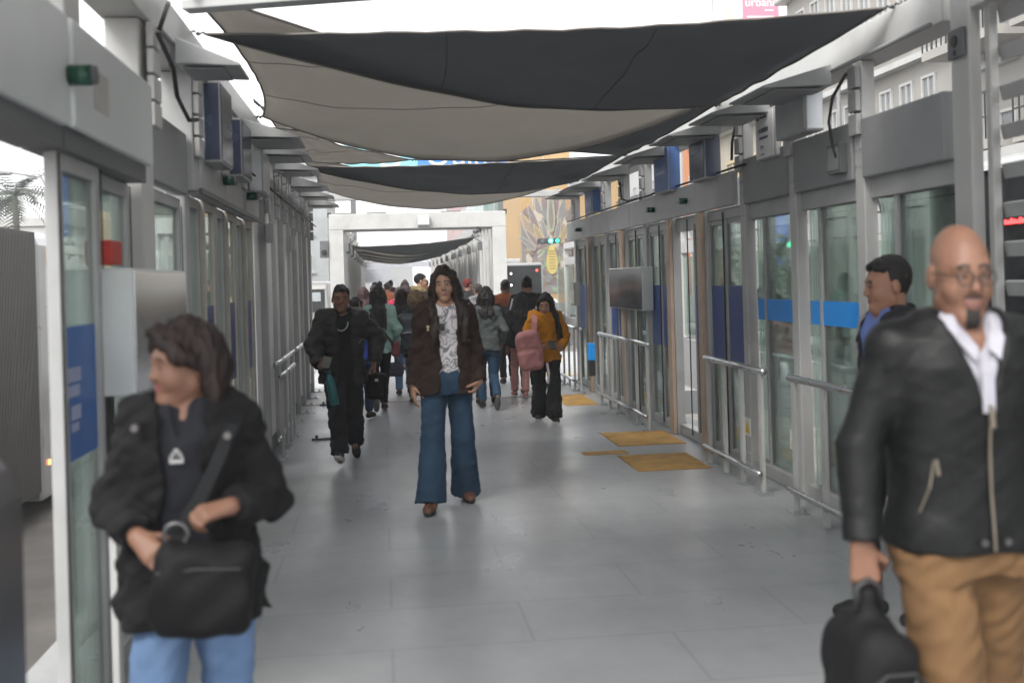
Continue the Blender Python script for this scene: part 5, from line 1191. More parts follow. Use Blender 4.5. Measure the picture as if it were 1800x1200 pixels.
    if cl_:
        for k in range(10):
            a_ = -2.4 + 4.8 * k / 10; b_ = a_ + 0.48; f_ = lambda t: nb + V3(sin(t) * 0.078, 0.008 + cos(t) * 0.072, 0.012 + 0.012 * cos(t)) * s
            F.add(rc(f_(a_), f_(b_), 0.016 * s * cl_, 0.016 * s * cl_), 0.015); F.add(rc(f_(a_) - V3(0, 0, 0.03 * s), f_(b_) - V3(0, 0, 0.03 * s), 0.018 * s * cl_, 0.018 * s * cl_), 0.015)
    F.sub(rc(nb - V3(0, 0.004, 0.03 * s), nb + V3(0, -0.02, 0.16 * s), 0.052 * s, 0.075 * s), 0.01)
    O = J.get('open')
    if O:  # (x offset, half width at hem, half width at chest, half width at neck, lowest z)
        x0, wa, wb, wc, zl = O
        def cut(x, y, z):
            wv = np.interp(z[0, 0] / s, [hem, 1.2, 1.46], [wa, wb, wc]).astype(F4)[None, None, :] * s
            c_ = np.interp(z[0, 0], [hem * s, 1.47 * s], [cyf(hem * s), cyf(1.47 * s)]).astype(F4)[None, None, :]
            return np.maximum(np.maximum(np.abs(x - F4(x0 * s)) - wv - F4(0.006) * np.sin(z * F4(23)), y - c_ + F4(0.04 * s)), F4(zl * s) - z)
        F.sub((cut, lo, hi), 0.012)
    elif J.get('neck') == 'v': c = nb + V3(0, -0.10, 0.02) * s; F.sub(rc(c, c + V3(0, -0.03, -0.10) * s, 0.07 * s, 0.012 * s))
    am = J.get('fold', 0.005); F.noise(am, 24, X * 5 + Y, (1.0, 0.9, 1.1), 0.04); F.noise(am * 0.45, 58, X + Y * 3, (0.8, 0.8, 1.2), 0.03)
    mats = [jm] + J.get('mats', [])
    jk = fobj(J.get('name', 'jacket'), F, mats, root, None, J.get('mf')(s) if J.get('mf') else None)
    # ---------------- hair
    st = g('hair', 'short'); hm = g('hm', HB)
    if st != 'none':
        hh = min(h, 0.009); F = Field(np.minimum(lo, hc - 0.2), hi + 0.02, hh); L_ = g('hl', 0.3)
        th_ = {'short': 0.011, 'long': 0.012, 'bob': 0.015, 'back': 0.017, 'cap': 0.010}[st]
        F.add(ell(hp(0, 0.014, 0.046), (np.array((0.075 + 0.006, 0.094 + 0.008, 0.089 + 0.010)) if st == 'short' else np.array((0.075 + th_, 0.094 + th_, 0.089 + th_))) * hs * np.array((hw, 1, 1)), R), 0.0)
        if st == 'short':
            [F.add(rc(hp(x_, -0.01, 0.117 - 9 * x_ * x_), hp(x_ * 1.15 + 0.006, -0.082 + abs(x_) * 0.35, 0.100 - abs(x_) * 0.4), 0.020 * hs, 0.012 * hs), 0.012) for x_ in (-0.052, -0.03, -0.01, 0.012, 0.034, 0.055)]
        ys = np.array([-0.12, -0.07, -0.045, -0.01, 0.03, 0.07, 0.12]); yy0 = g('hline', 0.074)
        zt_ = {'short': (yy0 + .014, yy0 + .002, 0.058, -0.012, -0.020, -0.075, -0.080), 'cap': (yy0, yy0, 0.05, 0.01, -0.02, -0.07, -0.08)}.get(st, (yy0 + .014, yy0, 0.052, 0.028, -0.05, -0.10, -0.10) if st == 'bob' else (yy0 + .014, yy0, 0.045, -0.03, -0.09, -0.10, -0.10))
        def hcut(x, y, z):
            x, y, z = x - F4(hc[0]), y - F4(hc[1]), z - F4(hc[2]); ly = (R[0, 1] * x + R[1, 1] * y + R[2, 1] * z) / hs; lz = (R[0, 2] * x + R[1, 2] * y + R[2, 2] * z) / hs
            return (np.interp(ly, ys, zt_) - lz).astype(F4) * F4(hs)
        F.cap(hcut)
        rnd = random.Random(int(abs(X * 100) + Y * 10))
        if st in ('long', 'bob', 'back'):
            side_ = g('hside', 0)
            angs = {'back': np.linspace(-1.8, 1.8, 13), 'bob': np.linspace(-1.25, 1.25, 11)}.get(st, np.linspace(-2.15, 2.15, 19))
            for a_ in angs:                      # locks around the head, 0 = back
                rad = 0.074 + 0.012; bx_, by_ = sin(a_) * rad, 0.012 + cos(a_) * 0.094
                if g('hone') and bx_ < 0.02 and by_ < 0.05: continue
                Lk_ = L_ * (0.85 + 0.3 * rnd.random()) * (1.0 if abs(a_) < 1.9 else 0.9); p = hp(bx_ * 0.92, by_ * 0.9, 0.065); r = 0.024 * hs
                pts = [p, hp(bx_ * 1.06, by_ * 1.0, 0.0)]
                nseg = 7
                for k in range(1, nseg + 1):
                    f_ = k / nseg; z_ = hc[2] - Lk_ * f_
                    out_ = 1.0 + (0.35 if st == 'long' else 0.12) * min(1, f_ * 2) * (1 if z_ < hc[2] - 0.08 else 0.6); wv = g('wave', 0.0) * sin(f_ * 13 + a_ * 4)
                    hx_ = hc + R @ V3(bx_ * out_, by_ * (1.0 if by_ > 0 else 1.0) + 0.0, 0) * hs
                    yb_ = hx_[1] if z_ > 1.43 * s else (max(hx_[1], cyf(1.3 * s) + (0.125 * bw + e) * s * 1.02) if by_ > 0.03 else min(hx_[1], cyf(1.3 * s) - (0.122 * bw + e) * s))
                    pts.append(V3(hx_[0] + wv + side_ * f_ * 0.08, pts[-1][1] * 0.45 + yb_ * 0.55 + wv * 0.6, z_))
                for k, (a1, b1) in enumerate(zip(pts[:-1], pts[1:])):
                    f0 = k / len(pts); f1 = (k + 1) / len(pts); F.add(rc(a1, b1, r * (1.08 - 0.45 * f0), r * (1.08 - 0.5 * f1)), 0.012)
        if st == 'bob':
            F.add(ell(hp(0, 0.060, -0.01), np.array((0.084, 0.068, 0.085)) * hs, R), 0.03)
            for x0, x1 in ((-0.02, -0.083), (-0.01, 0.085)): F.add(rc(hp(x0, -0.082, 0.108), hp(x1, -0.055, 0.03), 0.02 * hs, 0.022 * hs), 0.02); F.add(rc(hp(x1, -0.050, 0.045), hp(x1 * 1.0, 0.02, 0.0), 0.018 * hs, 0.02 * hs), 0.02)
        if st == 'long':
            for x0, x1 in ((-0.012, -0.076), (0.0, 0.078)): F.add(rc(hp(x0, -0.075, 0.115), hp(x1, -0.062, 0.045), 0.016 * hs, 0.020 * hs), 0.02); F.add(rc(hp(x1, -0.062, 0.045), hp(x1 * 1.12, -0.045, -0.06), 0.020 * hs, 0.022 * hs), 0.02)
        F.noise(0.0035, 120, X + Y, (1, 1, 0.18), 0.025); F.noise(0.0055 if st == 'long' else 0.0035, 46, Y, (1, 1, 0.32), 0.025)
        fobj('cap' if st == 'cap' else 'hair', F, hm, root)
    root['_'] = 0
    del root['_']
    return root, dict(hc=hc, hs=hs, R=R, hp=hp, nb=nb, arms=arms, legs=legs, sh=sh, s=s, cy=cyf, bw=bw)
def glasses(root, I, col=None):
    q = MB(); hp = I['hp']
    for x in (-1, 1):
        pts = [tuple(hp(x * 0.032 + 0.024 * cos(t), -0.113 + 0.004 * abs(cos(t)), 0.004 + 0.018 * sin(t))) for t in np.linspace(0, 2 * pi, 17)]; q.tube(pts, 0.0022, 6, caps=False)
        q.tube([tuple(hp(x * 0.056, -0.109, 0.008)), tuple(hp(x * 0.082, -0.04, 0.012)), tuple(hp(x * 0.086, 0.02, 0.008))], 0.002, 6)
    q.tube([tuple(hp(-0.009, -0.116, 0.008)), tuple(hp(0.009, -0.116, 0.008))], 0.002, 6)
    return q.build('glasses', col or black_rub, root, local=True)
def strip(pts, w, t, nrmls, name, mat, parent, local=True):
    q = MB(); n = len(pts); vs = []
    for i, p in enumerate(pts):
        d = nrm(np.array(pts[min(i + 1, n - 1)]) - np.array(pts[max(i - 1, 0)])); nn = nrm(nrmls[i]); x = nrm(np.cross(d, nn)); p = np.array(p)
        vs += [p + x * w / 2, p + x * w / 2 + nn * t, p - x * w / 2 + nn * t, p - x * w / 2]
    fs = []
    for i in range(n - 1):
        for k in range(4): fs.append((i * 4 + k, i * 4 + (k + 1) % 4, (i + 1) * 4 + (k + 1) % 4, (i + 1) * 4 + k))
    fs += [(0, 1, 2, 3), tuple((n - 1) * 4 + k for k in (3, 2, 1, 0))]
    q.add(vs, fs); return q.build(name, mat, parent, local=local)
# ------------------------------------------------------------------ the people of the photograph
blk = fabric('black_wool', (0.008, 0.008, 0.009)); blk2 = fabric('black_cotton', (0.016, 0.016, 0.019)); tee = fabric('charcoal_tee', (0.018, 0.019, 0.024))
leather = M('black_leather', (0.0065, 0.007, 0.0075), 0.5, var=0.15, scale=12, bump=0.22, bscale=90, spec=0.22)
brownj = fabric('dark_brown_wool', (0.026, 0.015, 0.012)); puffer = M('black_puffer', (0.016, 0.014, 0.014), 0.55, var=0.2, scale=5, bump=0.2, bscale=60, spec=0.35)
jean_mid = denim('jeans_mid_blue', (0.026, 0.056, 0.098)); jean_light = denim('jeans_light_blue', (0.13, 0.21, 0.36)); jean_dark = denim('jeans_dark_blue', (0.018, 0.035, 0.075)); khaki = fabric('khaki_cotton', (0.135, 0.075, 0.034), 0.85)
wshirt = fabric('white_shirt', (0.36, 0.355, 0.40), 0.8, 0.1); mustard = fabric('mustard_knit', (0.42, 0.17, 0.012), 0.95, 0.5, 160); mint = fabric('mint_cloth', (0.20, 0.31, 0.275)); greysw = fabric('grey_green_knit', (0.07, 0.08, 0.078)); pinkc = fabric('pink_canvas', (0.42, 0.19, 0.185), 0.8); teal = M('teal_bottle', (0.010, 0.115, 0.125), 0.35, var=0.05)
shoe_brown = (M('brown_leather', (0.11, 0.045, 0.025), 0.5, var=0.15), sole_blk); shoe_wsole = (fabric('shoe_black', (0.016, 0.016, 0.017), 0.6), rubber_white)
graph = M('print_tee', (0.55, 0.53, 0.55), 0.9, var=0.08)
def _print():
    n = graph.node_tree.nodes; l = graph.node_tree.links.new; b = n['Principled BSDF']; src = b.inputs['Base Color'].links[0].from_socket
    tc = n.new('ShaderNodeTexCoord'); w = n.new('ShaderNodeTexNoise'); w.inputs['Scale'].default_value = 9; w.inputs['Detail'].default_value = 1.2; w.inputs['Distortion'].default_value = 2.2; l(tc.outputs['Object'], w.inputs[0])
    r = n.new('ShaderNodeValToRGB'); e = r.color_ramp.elements; e[0].position = 0.44; e[0].color = (0, 0, 0, 1); e[1].position = 0.47; e[1].color = (0.75, 0.75, 0.75, 1); x = e.new(0.52); x.color = (0.75, 0.75, 0.75, 1); y = e.new(0.55); y.color = (0, 0, 0, 1)
    l(w.outputs[0], r.inputs[0]); m = n.new('ShaderNodeMix'); m.data_type = 'RGBA'; l(r.outputs[0], m.inputs[0]); l(src, m.inputs[6]); m.inputs[7].default_value = (0.05, 0.05, 0.07, 1); l(m.outputs[2], b.inputs['Base Color'])
_print()

# --- woman with the black bag, head turned to the street
r, I = person('woman in open black coat, short brown hair, head turned aside, black bag at hip', -0.548, 3.27, 1.46, 0, dict(
    build=1.06, shw=0.140, head=(-58, 4, 0), hs=1.0, cheek=1.25, jaw=1.05, lean=2, skin=SK, hair='bob', hm=HBR, hl=0.10, hline=0.058, pad=0.1,
    armR=dict(w=(-0.105, -0.205, 0.915), pole=(-0.7, 0.8, -0.5), hd=(0.55, -0.5, -0.42), pn=(0.25, 0.75, -0.5), curl=0.35, thumb=0.3),
    armL=dict(w=(0.135, -0.205, 0.985), pole=(0.5, 0.9, -0.6), hd=(-0.8, -0.45, -0.12), pn=(-0.2, 0.35, -0.9), curl=0.95, thumb=0.9),
    under=dict(mat=tee, e=0.012, neck='v'), top=dict(mat=blk, e=0.038, hem=0.755, flare=0.04, sl=(0.074, 0.070, 0.056), open=(0.0, 0.085, 0.062, 0.07, 0.7), hood=1.0, fold=0.007, cuff=0.93),
    legs=dict(mat=jean_light, r=(0.105, 0.078, 0.062), e=0.012, fold=0.004), legR=dict(a=(-0.10, -0.10, 0.075)), legL=dict(a=(0.09, 0.16, 0.075))), h=0.0065)
s = I['s']; yb = lambda z: -0.15 * s * 1.16 - 0.02
q = MB()
for k, (w_, z_) in enumerate(((0.018, 0), (0.013, 0.008), (0.006, 0.016))): q.box(-0.012 - w_, -0.012 + w_, -0.146, -0.140, 1.095 + z_ * 1.25, 1.105 + z_ * 1.25 + 0.008)
q.build('emblem', M('emblem_grey', (0.38, 0.38, 0.38), 0.6), r, local=True)
for (x, z) in ((-0.115, 1.195), (0.125, 1.165)):
    q = MB(); q.tube([(x, -0.140, z), (x, -0.166, z)], 0.010, 12); q.build('snap_button', M('button_metal', (0.16, 0.155, 0.15), 0.4, metal=0.6), r, local=True)
bag = thing('handbag', 'large soft black crossbody bag at the hip of the woman in the black coat', 'bag', (-0.548, 3.27, 0))
F = Field((-0.2, -0.46, 0.60), (0.3, -0.1, 1.0), 0.0065); F.add(rbox((0.065, -0.255, 0.785), (0.130, 0.065, 0.118), 0.05, rotm(4, 0, 6)), 0); F.add(ell((0.07, -0.285, 0.76), (0.115, 0.05, 0.085)), 0.03); F.noise(0.005, 24, 2, (1, 1, 1.2), 0.04)
fobj('bag_body', F, M('black_nylon', (0.007, 0.007, 0.008), 0.7, spec=0.2, var=0.2, bump=0.2, bscale=120), bag)
arc = [(0.145, -0.03, 1.235), (0.135, -0.125, 1.19), (0.095, -0.170, 1.09), (0.045, -0.195, 0.99), (-0.005, -0.235, 0.90)]
strip(arc, 0.036, 0.006, [(0, -1, 0.2)] * 5, 'strap', M('strap_grey_black', (0.010, 0.011, 0.012), 0.7, bump=0.2, spec=0.2), bag)
q = MB(); q.tube([(0.0 + 0.030 * cos(t), -0.245, 0.925 + 0.030 * sin(t)) for t in np.linspace(0, 2 * pi, 17)], 0.007, 8, caps=False); q.build('ring', M('dark_metal', (0.12, 0.12, 0.12), 0.35, metal=0.8), bag, smooth=True, local=True)
q = MB(); q.tube([(-0.04, -0.318, 0.845), (0.065, -0.326, 0.852), (0.17, -0.318, 0.845)], 0.004, 6); q.build('zipper', black_rub, bag, local=True)

# --- bald man in the leather jacket
r, I = person('bald man with goatee and glasses in black leather jacket and khaki trousers', 1.475, 2.80, 1.665, 0, dict(
    male=True, build=1.04, shw=0.170, head=(-7, 5, 0), hs=1.03, hw=0.84, jaw=0.94, lean=1, skin=SK, hair='none', bald=True, beard='goatee', neck=1.08, pad=0.06,
    armR=dict(w=(-0.292, -0.045, 0.868), pole=(-0.5, 0.8, 0), hd=(0.05, -0.05, -1), pn=(0.35, 1.0, 0.1), curl=1.25, thumb=0.9), armL=dict(w=(0.315, 0.10, 0.86), pole=(0.5, 0.8, 0), curl=0.6),
    under=dict(mat=wshirt, e=0.010, neck='v', deep=-0.125), top=dict(mat=leather, e=0.026, hem=0.865, sl=(0.066, 0.060, 0.048), open=(0.0, 0.0, 0.0, 0.076, 1.235), collar=1.0, fold=0.0018),
    legs=dict(mat=khaki, r=(0.100, 0.080, 0.068), e=0.016, fold=0.005), legR=dict(a=(-0.105, -0.22, 0.085)), legL=dict(a=(0.10, 0.22, 0.10), toe=(0.1, -1, -0.15))), h=0.0065)
glasses(r, I, M('thin_metal', (0.05, 0.045, 0.04), 0.3, metal=0.6))
s = I['s']
for sg in (-1, 1):
    q = MB(); fl_ = [V3(sg * 0.070, -0.030, 1.447), V3(sg * 0.046, -0.078, 1.418), V3(sg * 0.014, -0.128, 1.352), V3(sg * 0.034, -0.152, 1.325), V3(sg * 0.064, -0.118, 1.378), V3(sg * 0.080, -0.045, 1.425)]
    n_ = nrm(np.cross(fl_[2] - fl_[0], fl_[4] - fl_[0])); n_ = n_ if n_[1] < 0 else -n_
    q.add([tuple(p) for p in fl_] + [tuple(p + n_ * 0.010) for p in fl_], [(0, 1, 2, 3, 4, 5), (11, 10, 9, 8, 7, 6)] + [(i, (i + 1) % 6, (i + 1) % 6 + 6, i + 6) for i in range(6)]); q.build('collar', wshirt, r, bevel=0.003, local=True)
q = MB(); q.box(-0.016, 0.016, -0.152, -0.149, 1.20, 1.30); q.build('placket', wshirt, r, local=True)
zp = M('zip_brass', (0.22, 0.19, 0.15), 0.4, metal=0.7)
fr = lambda z: -np.interp(z / s, [.865, .92, 1.02, 1.12, 1.25, 1.34], [.1265, .124, .114, .112, .1215, .118]) * s * 1.04 - 0.034 * s
q = MB(); q.tube([(0.0, fr(z) , z) for z in np.linspace(0.862, 1.22, 14)], 0.004, 6); q.build('zipper', zp, r, local=True)
q = MB(); q.tube([(0.0, fr(1.215) - 0.008, 1.215), (0.001, fr(1.2) - 0.012, 1.165)], 0.006, 6); q.build('zip_pull', zp, r, local=True)
for sx in (-1, 1):
    x0, z0, x1, z1 = sx * 0.135, 1.085, sx * 0.165, 0.955
    q = MB(); q.tube([(x0, fr(z0) + 0.022, z0), ((x0 + x1) / 2, fr(1.02) + 0.018, (z0 + z1) / 2), (x1, fr(z1) + 0.05, z1)], 0.003, 6); q.tube([(x0, fr(z0) + 0.010, z0 + 0.004), (x0 - sx * 0.004, fr(z0) + 0.008, z0 - 0.035)], 0.0055, 6); q.build('pocket_zip', zp, r, local=True)
for sx in (-1, 1):
    q = MB(); q.tube([(sx * 0.03, fr(0.885) - 0.002, 0.885), (sx * 0.03, fr(0.885) - 0.010, 0.885)], 0.009, 10); q.build('snap_button', M('dark_metal', (0.12, 0.12, 0.12)), r, local=True)
bp = thing('backpack', 'black soft backpack hanging by its top handle from the bald man\'s hand', 'backpack', (1.475 - 0.285, 2.80 - 0.06, 0))
F = Field((-0.16, -0.22, 0.2), (0.16, 0.22, 0.86), 0.0065); F.add(rbox((-0.01, 0, 0.47), (0.080, 0.150, 0.215), 0.07, rotm(0, 0, 3)), 0); F.add(rbox((-0.025, -0.05, 0.41), (0.070, 0.13, 0.13), 0.05), 0.02); F.add(rc((0, 0.0, 0.62), (0, 0.0, 0.74), 0.055, 0.022), 0.05); F.noise(0.004, 26, 3, (1, 1, 1), 0.03)
fobj('bag_body', F, M('black_nylon', (0.015, 0.015, 0.016)), bp)
q = MB(); q.tube([(-0.03, -0.005, 0.71), (-0.03, 0.0, 0.765), (0.0, 0.0, 0.785), (0.03, 0.0, 0.765), (0.03, 0.005, 0.71)], 0.011, 8); q.build('handle', black_rub, bp, smooth=True, local=True)
q = MB(); q.tube([(0.0, -0.185, 0.51), (0.02, -0.185, 0.505)], 0.006, 6); q.tube([(0.012, -0.188, 0.505), (0.012, -0.19, 0.47)], 0.005, 6); q.build('zip_pull', M('button_metal', (0.35, 0.34, 0.32)), bp, local=True)
q = MB(); q.tube([(-0.07, -0.155, 0.56), (-0.03, -0.168, 0.60), (0.04, -0.168, 0.60), (0.08, -0.155, 0.56)], 0.005, 6); q.build('zipper', black_rub, bp, local=True)

# --- woman walking in the middle
r, I = person('woman with long dark wavy hair in open dark brown coat and wide blue jeans', 0.425, 7.94, 1.665, 0, dict(
    shw=0.148, head=(-6, 3, -4), hs=0.98, lean=1, skin=SK3, hair='long', hm=HD, hl=0.40, wave=0.014, hline=0.078, jaw=0.88, hside=0.35, hw=0.88,
    armR=dict(w=(-0.235, -0.03, 0.835), pole=(-0.25, 1, 0), hd=(0.02, -0.12, -1), pn=(1, 0.2, 0), curl=0.3), armL=dict(w=(0.225, -0.08, 0.865), pole=(0.35, 1, 0), hd=(-0.55, -0.25, -0.8), pn=(-0.8, 0.1, 0.5), curl=1.1),
    under=dict(mat=graph, e=0.010, neck='round'), top=dict(mat=brownj, e=0.026, hem=0.80, flare=0.04, sl=(0.066, 0.060, 0.052), open=(0.015, 0.062, 0.062, 0.075, 0.7), collar=0.9, fold=0.006, cuff=0.97),
    legs=dict(mat=jean_mid, r=(0.094, 0.082, 0.112), flare=True, len=1.06, e=0.010, fold=0.0028, ani=0.4), legR=dict(a=(-0.135, -0.20, 0.085), toe=(-0.2, -1, 0)), legL=dict(a=(0.128, 0.18, 0.085), toe=(0.15, -1, 0)), shoes=shoe_brown), h=0.0075)
q = MB(); q.box(-0.075, -0.01, -0.160, -0.152, 1.225, 1.275); q.build('badge', black_rub, r, local=True)
q = MB(); q.tube([(-0.125, -0.158, 1.255), (-0.125, -0.168, 1.255)], 0.010, 10); q.tube([(-0.125, -0.158, 1.235), (-0.125, -0.168, 1.235)], 0.008, 10); q.build('pin', M('pin_gold', (0.42, 0.33, 0.18), 0.4, metal=0.5), r, local=True)

# --- man with the teal bottle
r, I = person('man in open black padded jacket holding a phone and a teal bottle', -0.365, 10.1, 1.545, 0, dict(
    male=True, build=1.0, head=(4, 2, 3), lean=3, skin=SK, hair='short', hm=HB, pad=0.05, shw=0.165,
    armR=dict(w=(-0.185, -0.225, 0.865), pole=(-1, 0.5, -0.25), hd=(0.45, -0.75, 0.15), pn=(0.6, 0.5, 0.5), curl=0.95, thumb=0.7), armL=dict(w=(0.270, -0.03, 0.865), pole=(0.9, 0.6, 0), hd=(0.05, -0.1, -1), pn=(-1, 0, 0), curl=1.1),
    under=dict(mat=blk2, e=0.014, neck='round'), top=dict(mat=puffer, e=0.046, hem=0.77, flare=0.02, sl=(0.086, 0.080, 0.062), open=(0.03, 0.085, 0.062, 0.07, 0.7), hood=0.9, puff=True, fold=0.004, cuff=0.95),
    legs=dict(mat=blk2, r=(0.104, 0.088, 0.080), e=0.02, fold=0.006, len=0.99), legR=dict(a=(-0.03, -0.30, 0.095), toe=(-0.08, -0.9, 0.40)), legL=dict(a=(0.085, 0.30, 0.14), toe=(0.1, -0.86, -0.5)), shoes=shoe_wsole), h=0.0085)
q = MB(); q.tube([(-0.06 * cos(t), -0.125 - 0.02 * sin(t), 1.235 - 0.075 * sin(t)) for t in np.linspace(0, pi, 14)], 0.006, 6); q.build('necklace', M('silver', (0.4, 0.4, 0.38), 0.3, metal=0.9), r, local=True)
q = MB()
for k in range(3): q.box(0.150 + 0.012 * k, 0.158 + 0.012 * k, -0.235, -0.185, 1.055 + 0.012 * k, 1.062 + 0.012 * k)
q.build('emblem', M('emblem_grey', (0.38, 0.38, 0.38)), r, local=True)
ph = MB(); ph.obox((-0.125, -0.335, 0.905), (0.036, 0.005, 0.055), Matrix.Rotation(0.5, 3, 'X') @ Matrix.Rotation(0.3, 3, 'Y'))
o = ph.build('phone', M('phone_grey', (0.22, 0.22, 0.20), 0.3), None, bevel=0.004); o.location = (-0.365, 10.1, 0); tag(o, 'grey mobile phone in the hand above the teal bottle', 'phone')
bt = thing('water_bottle', 'teal water bottle hanging tilted below the phone hand', 'bottle', (-0.365, 10.1, 0))
a = V3(-0.115, -0.275, 0.83); d = nrm((0.17, -0.06, -1)); q = MB(); q.tube([a + d * t for t in (0.035, 0.05, 0.075, 0.10, 0.29, 0.30)], [0.018, 0.024, 0.036, 0.040, 0.040, 0.034], 18); q.build('bottle_body', teal, bt, smooth=True, local=True)
q = MB(); q.tube([a + d * 0.0, a + d * 0.036], 0.021, 14); q.build('cap', M('cap_dark_teal', (0.01, 0.06, 0.07), 0.4), bt, local=True)
q = MB(); q.tube([a + V3(0.012, 0, -0.01), a + V3(0.03, 0.01, 0.03), a + V3(0.0, 0.03, 0.055), a + V3(-0.02, 0.01, 0.02)], 0.006, 6); q.build('loop', black_rub, bt, local=True)
hb = thing('shoulder_bag', 'small black bag with pale clasp in the other hand of the man with the bottle', 'bag', (-0.365, 10.1, 0))
F = Field((0.15, -0.2, 0.45), (0.45, 0.2, 0.86), 0.009); F.add(rbox((0.295, -0.03, 0.66), (0.085, 0.05, 0.115), 0.04, rotm(20, 0, 8)), 0); F.noise(0.005, 24, 1); fobj('bag_body', F, M('black_nylon', (0.015, 0.015, 0.016)), hb)
q = MB(); q.tube([(0.25, -0.03, 0.76), (0.275, -0.05, 0.80), (0.30, -0.04, 0.76)], 0.008, 6); q.build('handle', black_rub, hb, local=True)
q = MB(); q.box(0.275, 0.305, -0.095, -0.088, 0.705, 0.73); q.build('clasp', M('emblem_grey', (0.38, 0.38, 0.38)), hb, local=True)

# --- girl in the mustard jumper
r, I = person('girl in mustard jumper with very long black hair looking down at her phone', 1.745, 12.28, 1.41, 0, dict(
    head=(-16, 20, 6), hs=1.0, hy=-0.03, hz=-0.02, lean=3, skin=SK3, hair='long', hm=HB, hl=0.46, hone=True, hside=0.9, hline=0.064, jaw=0.9,
    armR=dict(w=(-0.11, -0.19, 0.83), pole=(-1, 0.5, -0.4), hd=(0.7, -0.6, 0.0), pn=(0.3, 0.8, 0.3), curl=0.7, hand=True), armL=dict(w=(0.14, -0.20, 0.80), pole=(1, 0.5, -0.5), hd=(-0.55, -0.7, 0.25), pn=(-0.5, 0.5, 0.6), curl=0.8, hand=True),
    top=dict(mat=mustard, name='jumper', e=0.024, hem=0.80, sl=(0.068, 0.064, 0.048), collar=1.1, fold=0.006),
    legs=dict(mat=blk2, r=(0.092, 0.085, 0.108), flare=True, len=1.05, e=0.012, fold=0.005), legR=dict(a=(-0.075, 0.16, 0.085)), legL=dict(a=(0.055, -0.14, 0.085)), shoes=shoe_wsole), h=0.0095)
ph = MB(); ph.obox((0.03, -0.31, 0.855), (0.034, 0.005, 0.065), Matrix.Rotation(-0.9, 3, 'X')); o = ph.build('phone', black_rub, None, bevel=0.004); o.location = (1.745, 12.28, 0); tag(o, 'dark phone held by the girl in the mustard jumper', 'phone')
bk = thing('backpack', 'dusty pink backpack worn at the side of the girl in mustard', 'backpack', (1.745, 12.28, 0))
F = Field((-0.45, -0.45, 0.5), (0.05, 0.1, 1.2), 0.009); m_ = rotm(12, 0, -9); F.add(rbox((-0.205, -0.235, 0.80), (0.135, 0.085, 0.215), 0.075, m_), 0); F.add(rbox((-0.215, -0.30, 0.71), (0.115, 0.06, 0.105), 0.045, m_), 0.012); F.noise(0.006, 24, 5, (1, 1, 1)); fobj('bag_body', F, pinkc, bk)
strip([(-0.15, -0.19, 0.99), (-0.135, -0.16, 1.09), (-0.12, -0.07, 1.17), (-0.11, 0.03, 1.16)], 0.06, 0.014, [(0, -1, 0.3), (0, -1, 0.4), (0, -0.6, 1), (0, 0, 1)], 'strap', pinkc, bk)
strip([(-0.015, -0.19, 0.66), (0.0, -0.205, 0.55), (-0.012, -0.20, 0.44)], 0.024, 0.005, [(0, -1, 0)] * 3, 'loose_strap', M('strap_white', (0.6, 0.52, 0.5), 0.8), bk)
q = MB(); q.tube([(-0.32, -0.325, 0.83), (-0.22, -0.345, 0.845), (-0.11, -0.325, 0.835)], 0.005, 6); q.build('zipper', M('zip_dark_pink', (0.22, 0.10, 0.10), 0.6), bk, local=True)

# --- man in profile behind the leather jacket
r, I = person('dark haired man in profile with blue collar and dark jacket, standing behind the bald man', 2.27, 4.85, 1.605, -90, dict(
    male=True, head=(-6, 4, 0), skin=SK2, hair='short', hm=HB, shw=0.165, build=1.05, under=dict(mat=fabric('blue_shirt', (0.12, 0.18, 0.42)), e=0.014, neck='v', collar=True),
    top=dict(mat=fabric('dark_jacket', (0.02, 0.02, 0.025)), e=0.026, hem=0.84, open=(0.0, 0.02, 0.04, 0.10, 0.8), collar=0.8)), h=0.0085)
strip([(-0.12, -0.13, 1.18), (-0.115, -0.10, 1.34), (-0.115, 0.0, 1.395), (-0.115, 0.10, 1.35)], 0.05, 0.012, [(0, -1, 0.2), (0, -0.8, 0.8), (0, 0, 1), (0, 1, 0.6)], 'strap', M('strap_grey', (0.25, 0.25, 0.27), 0.7), r)

# --- those walking away
away = 'people walking away under the sails'
r, I = person('woman in mint green jacket with long black hair, one foot lifted behind her', -0.06, 14.0, 1.51, 180, dict(
    hair='back', hm=HB, hl=0.36, head=(0, 2, 0), top=dict(mat=mint, e=0.032, hem=0.80, sl=(0.07, 0.064, 0.05), fold=0.006), legs=dict(mat=blk2, r=(0.09, 0.066, 0.055)),
    armR=dict(w=(-0.22, -0.05, 0.80)), armL=dict(w=(0.22, -0.05, 0.80)), legR=dict(a=(-0.04, -0.10, 0.085)), legL=dict(a=(0.05, 0.30, 0.20), toe=(0, -0.35, -0.95)), shoes=(fabric('shoe_black', (0.016, 0.016, 0.017)), M('sole_grey', (0.12, 0.115, 0.11), 0.6))), h=0.0095, group=away)
sbg = thing('shoulder_bag', 'dark red bag on the black strap across the mint jacket', 'bag', (-0.06, 14.0, 0), rz=pi)
strip([(0.10, 0.135, 1.25), (0.05, 0.165, 1.14), (-0.02, 0.165, 1.03), (-0.10, 0.155, 0.92), (-0.17, 0.12, 0.82)], 0.028, 0.008, [(0, 1, 0)] * 5, 'strap', black_rub, sbg)
F = Field((-0.4, -0.2, 0.5), (0.0, 0.25, 0.95), 0.011); F.add(rbox((-0.20, 0.03, 0.76), (0.05, 0.10, 0.09), 0.03), 0); F.noise(0.004, 24, 1); fobj('bag_body', F, M('dark_red_leather', (0.12, 0.02, 0.025), 0.5), sbg)
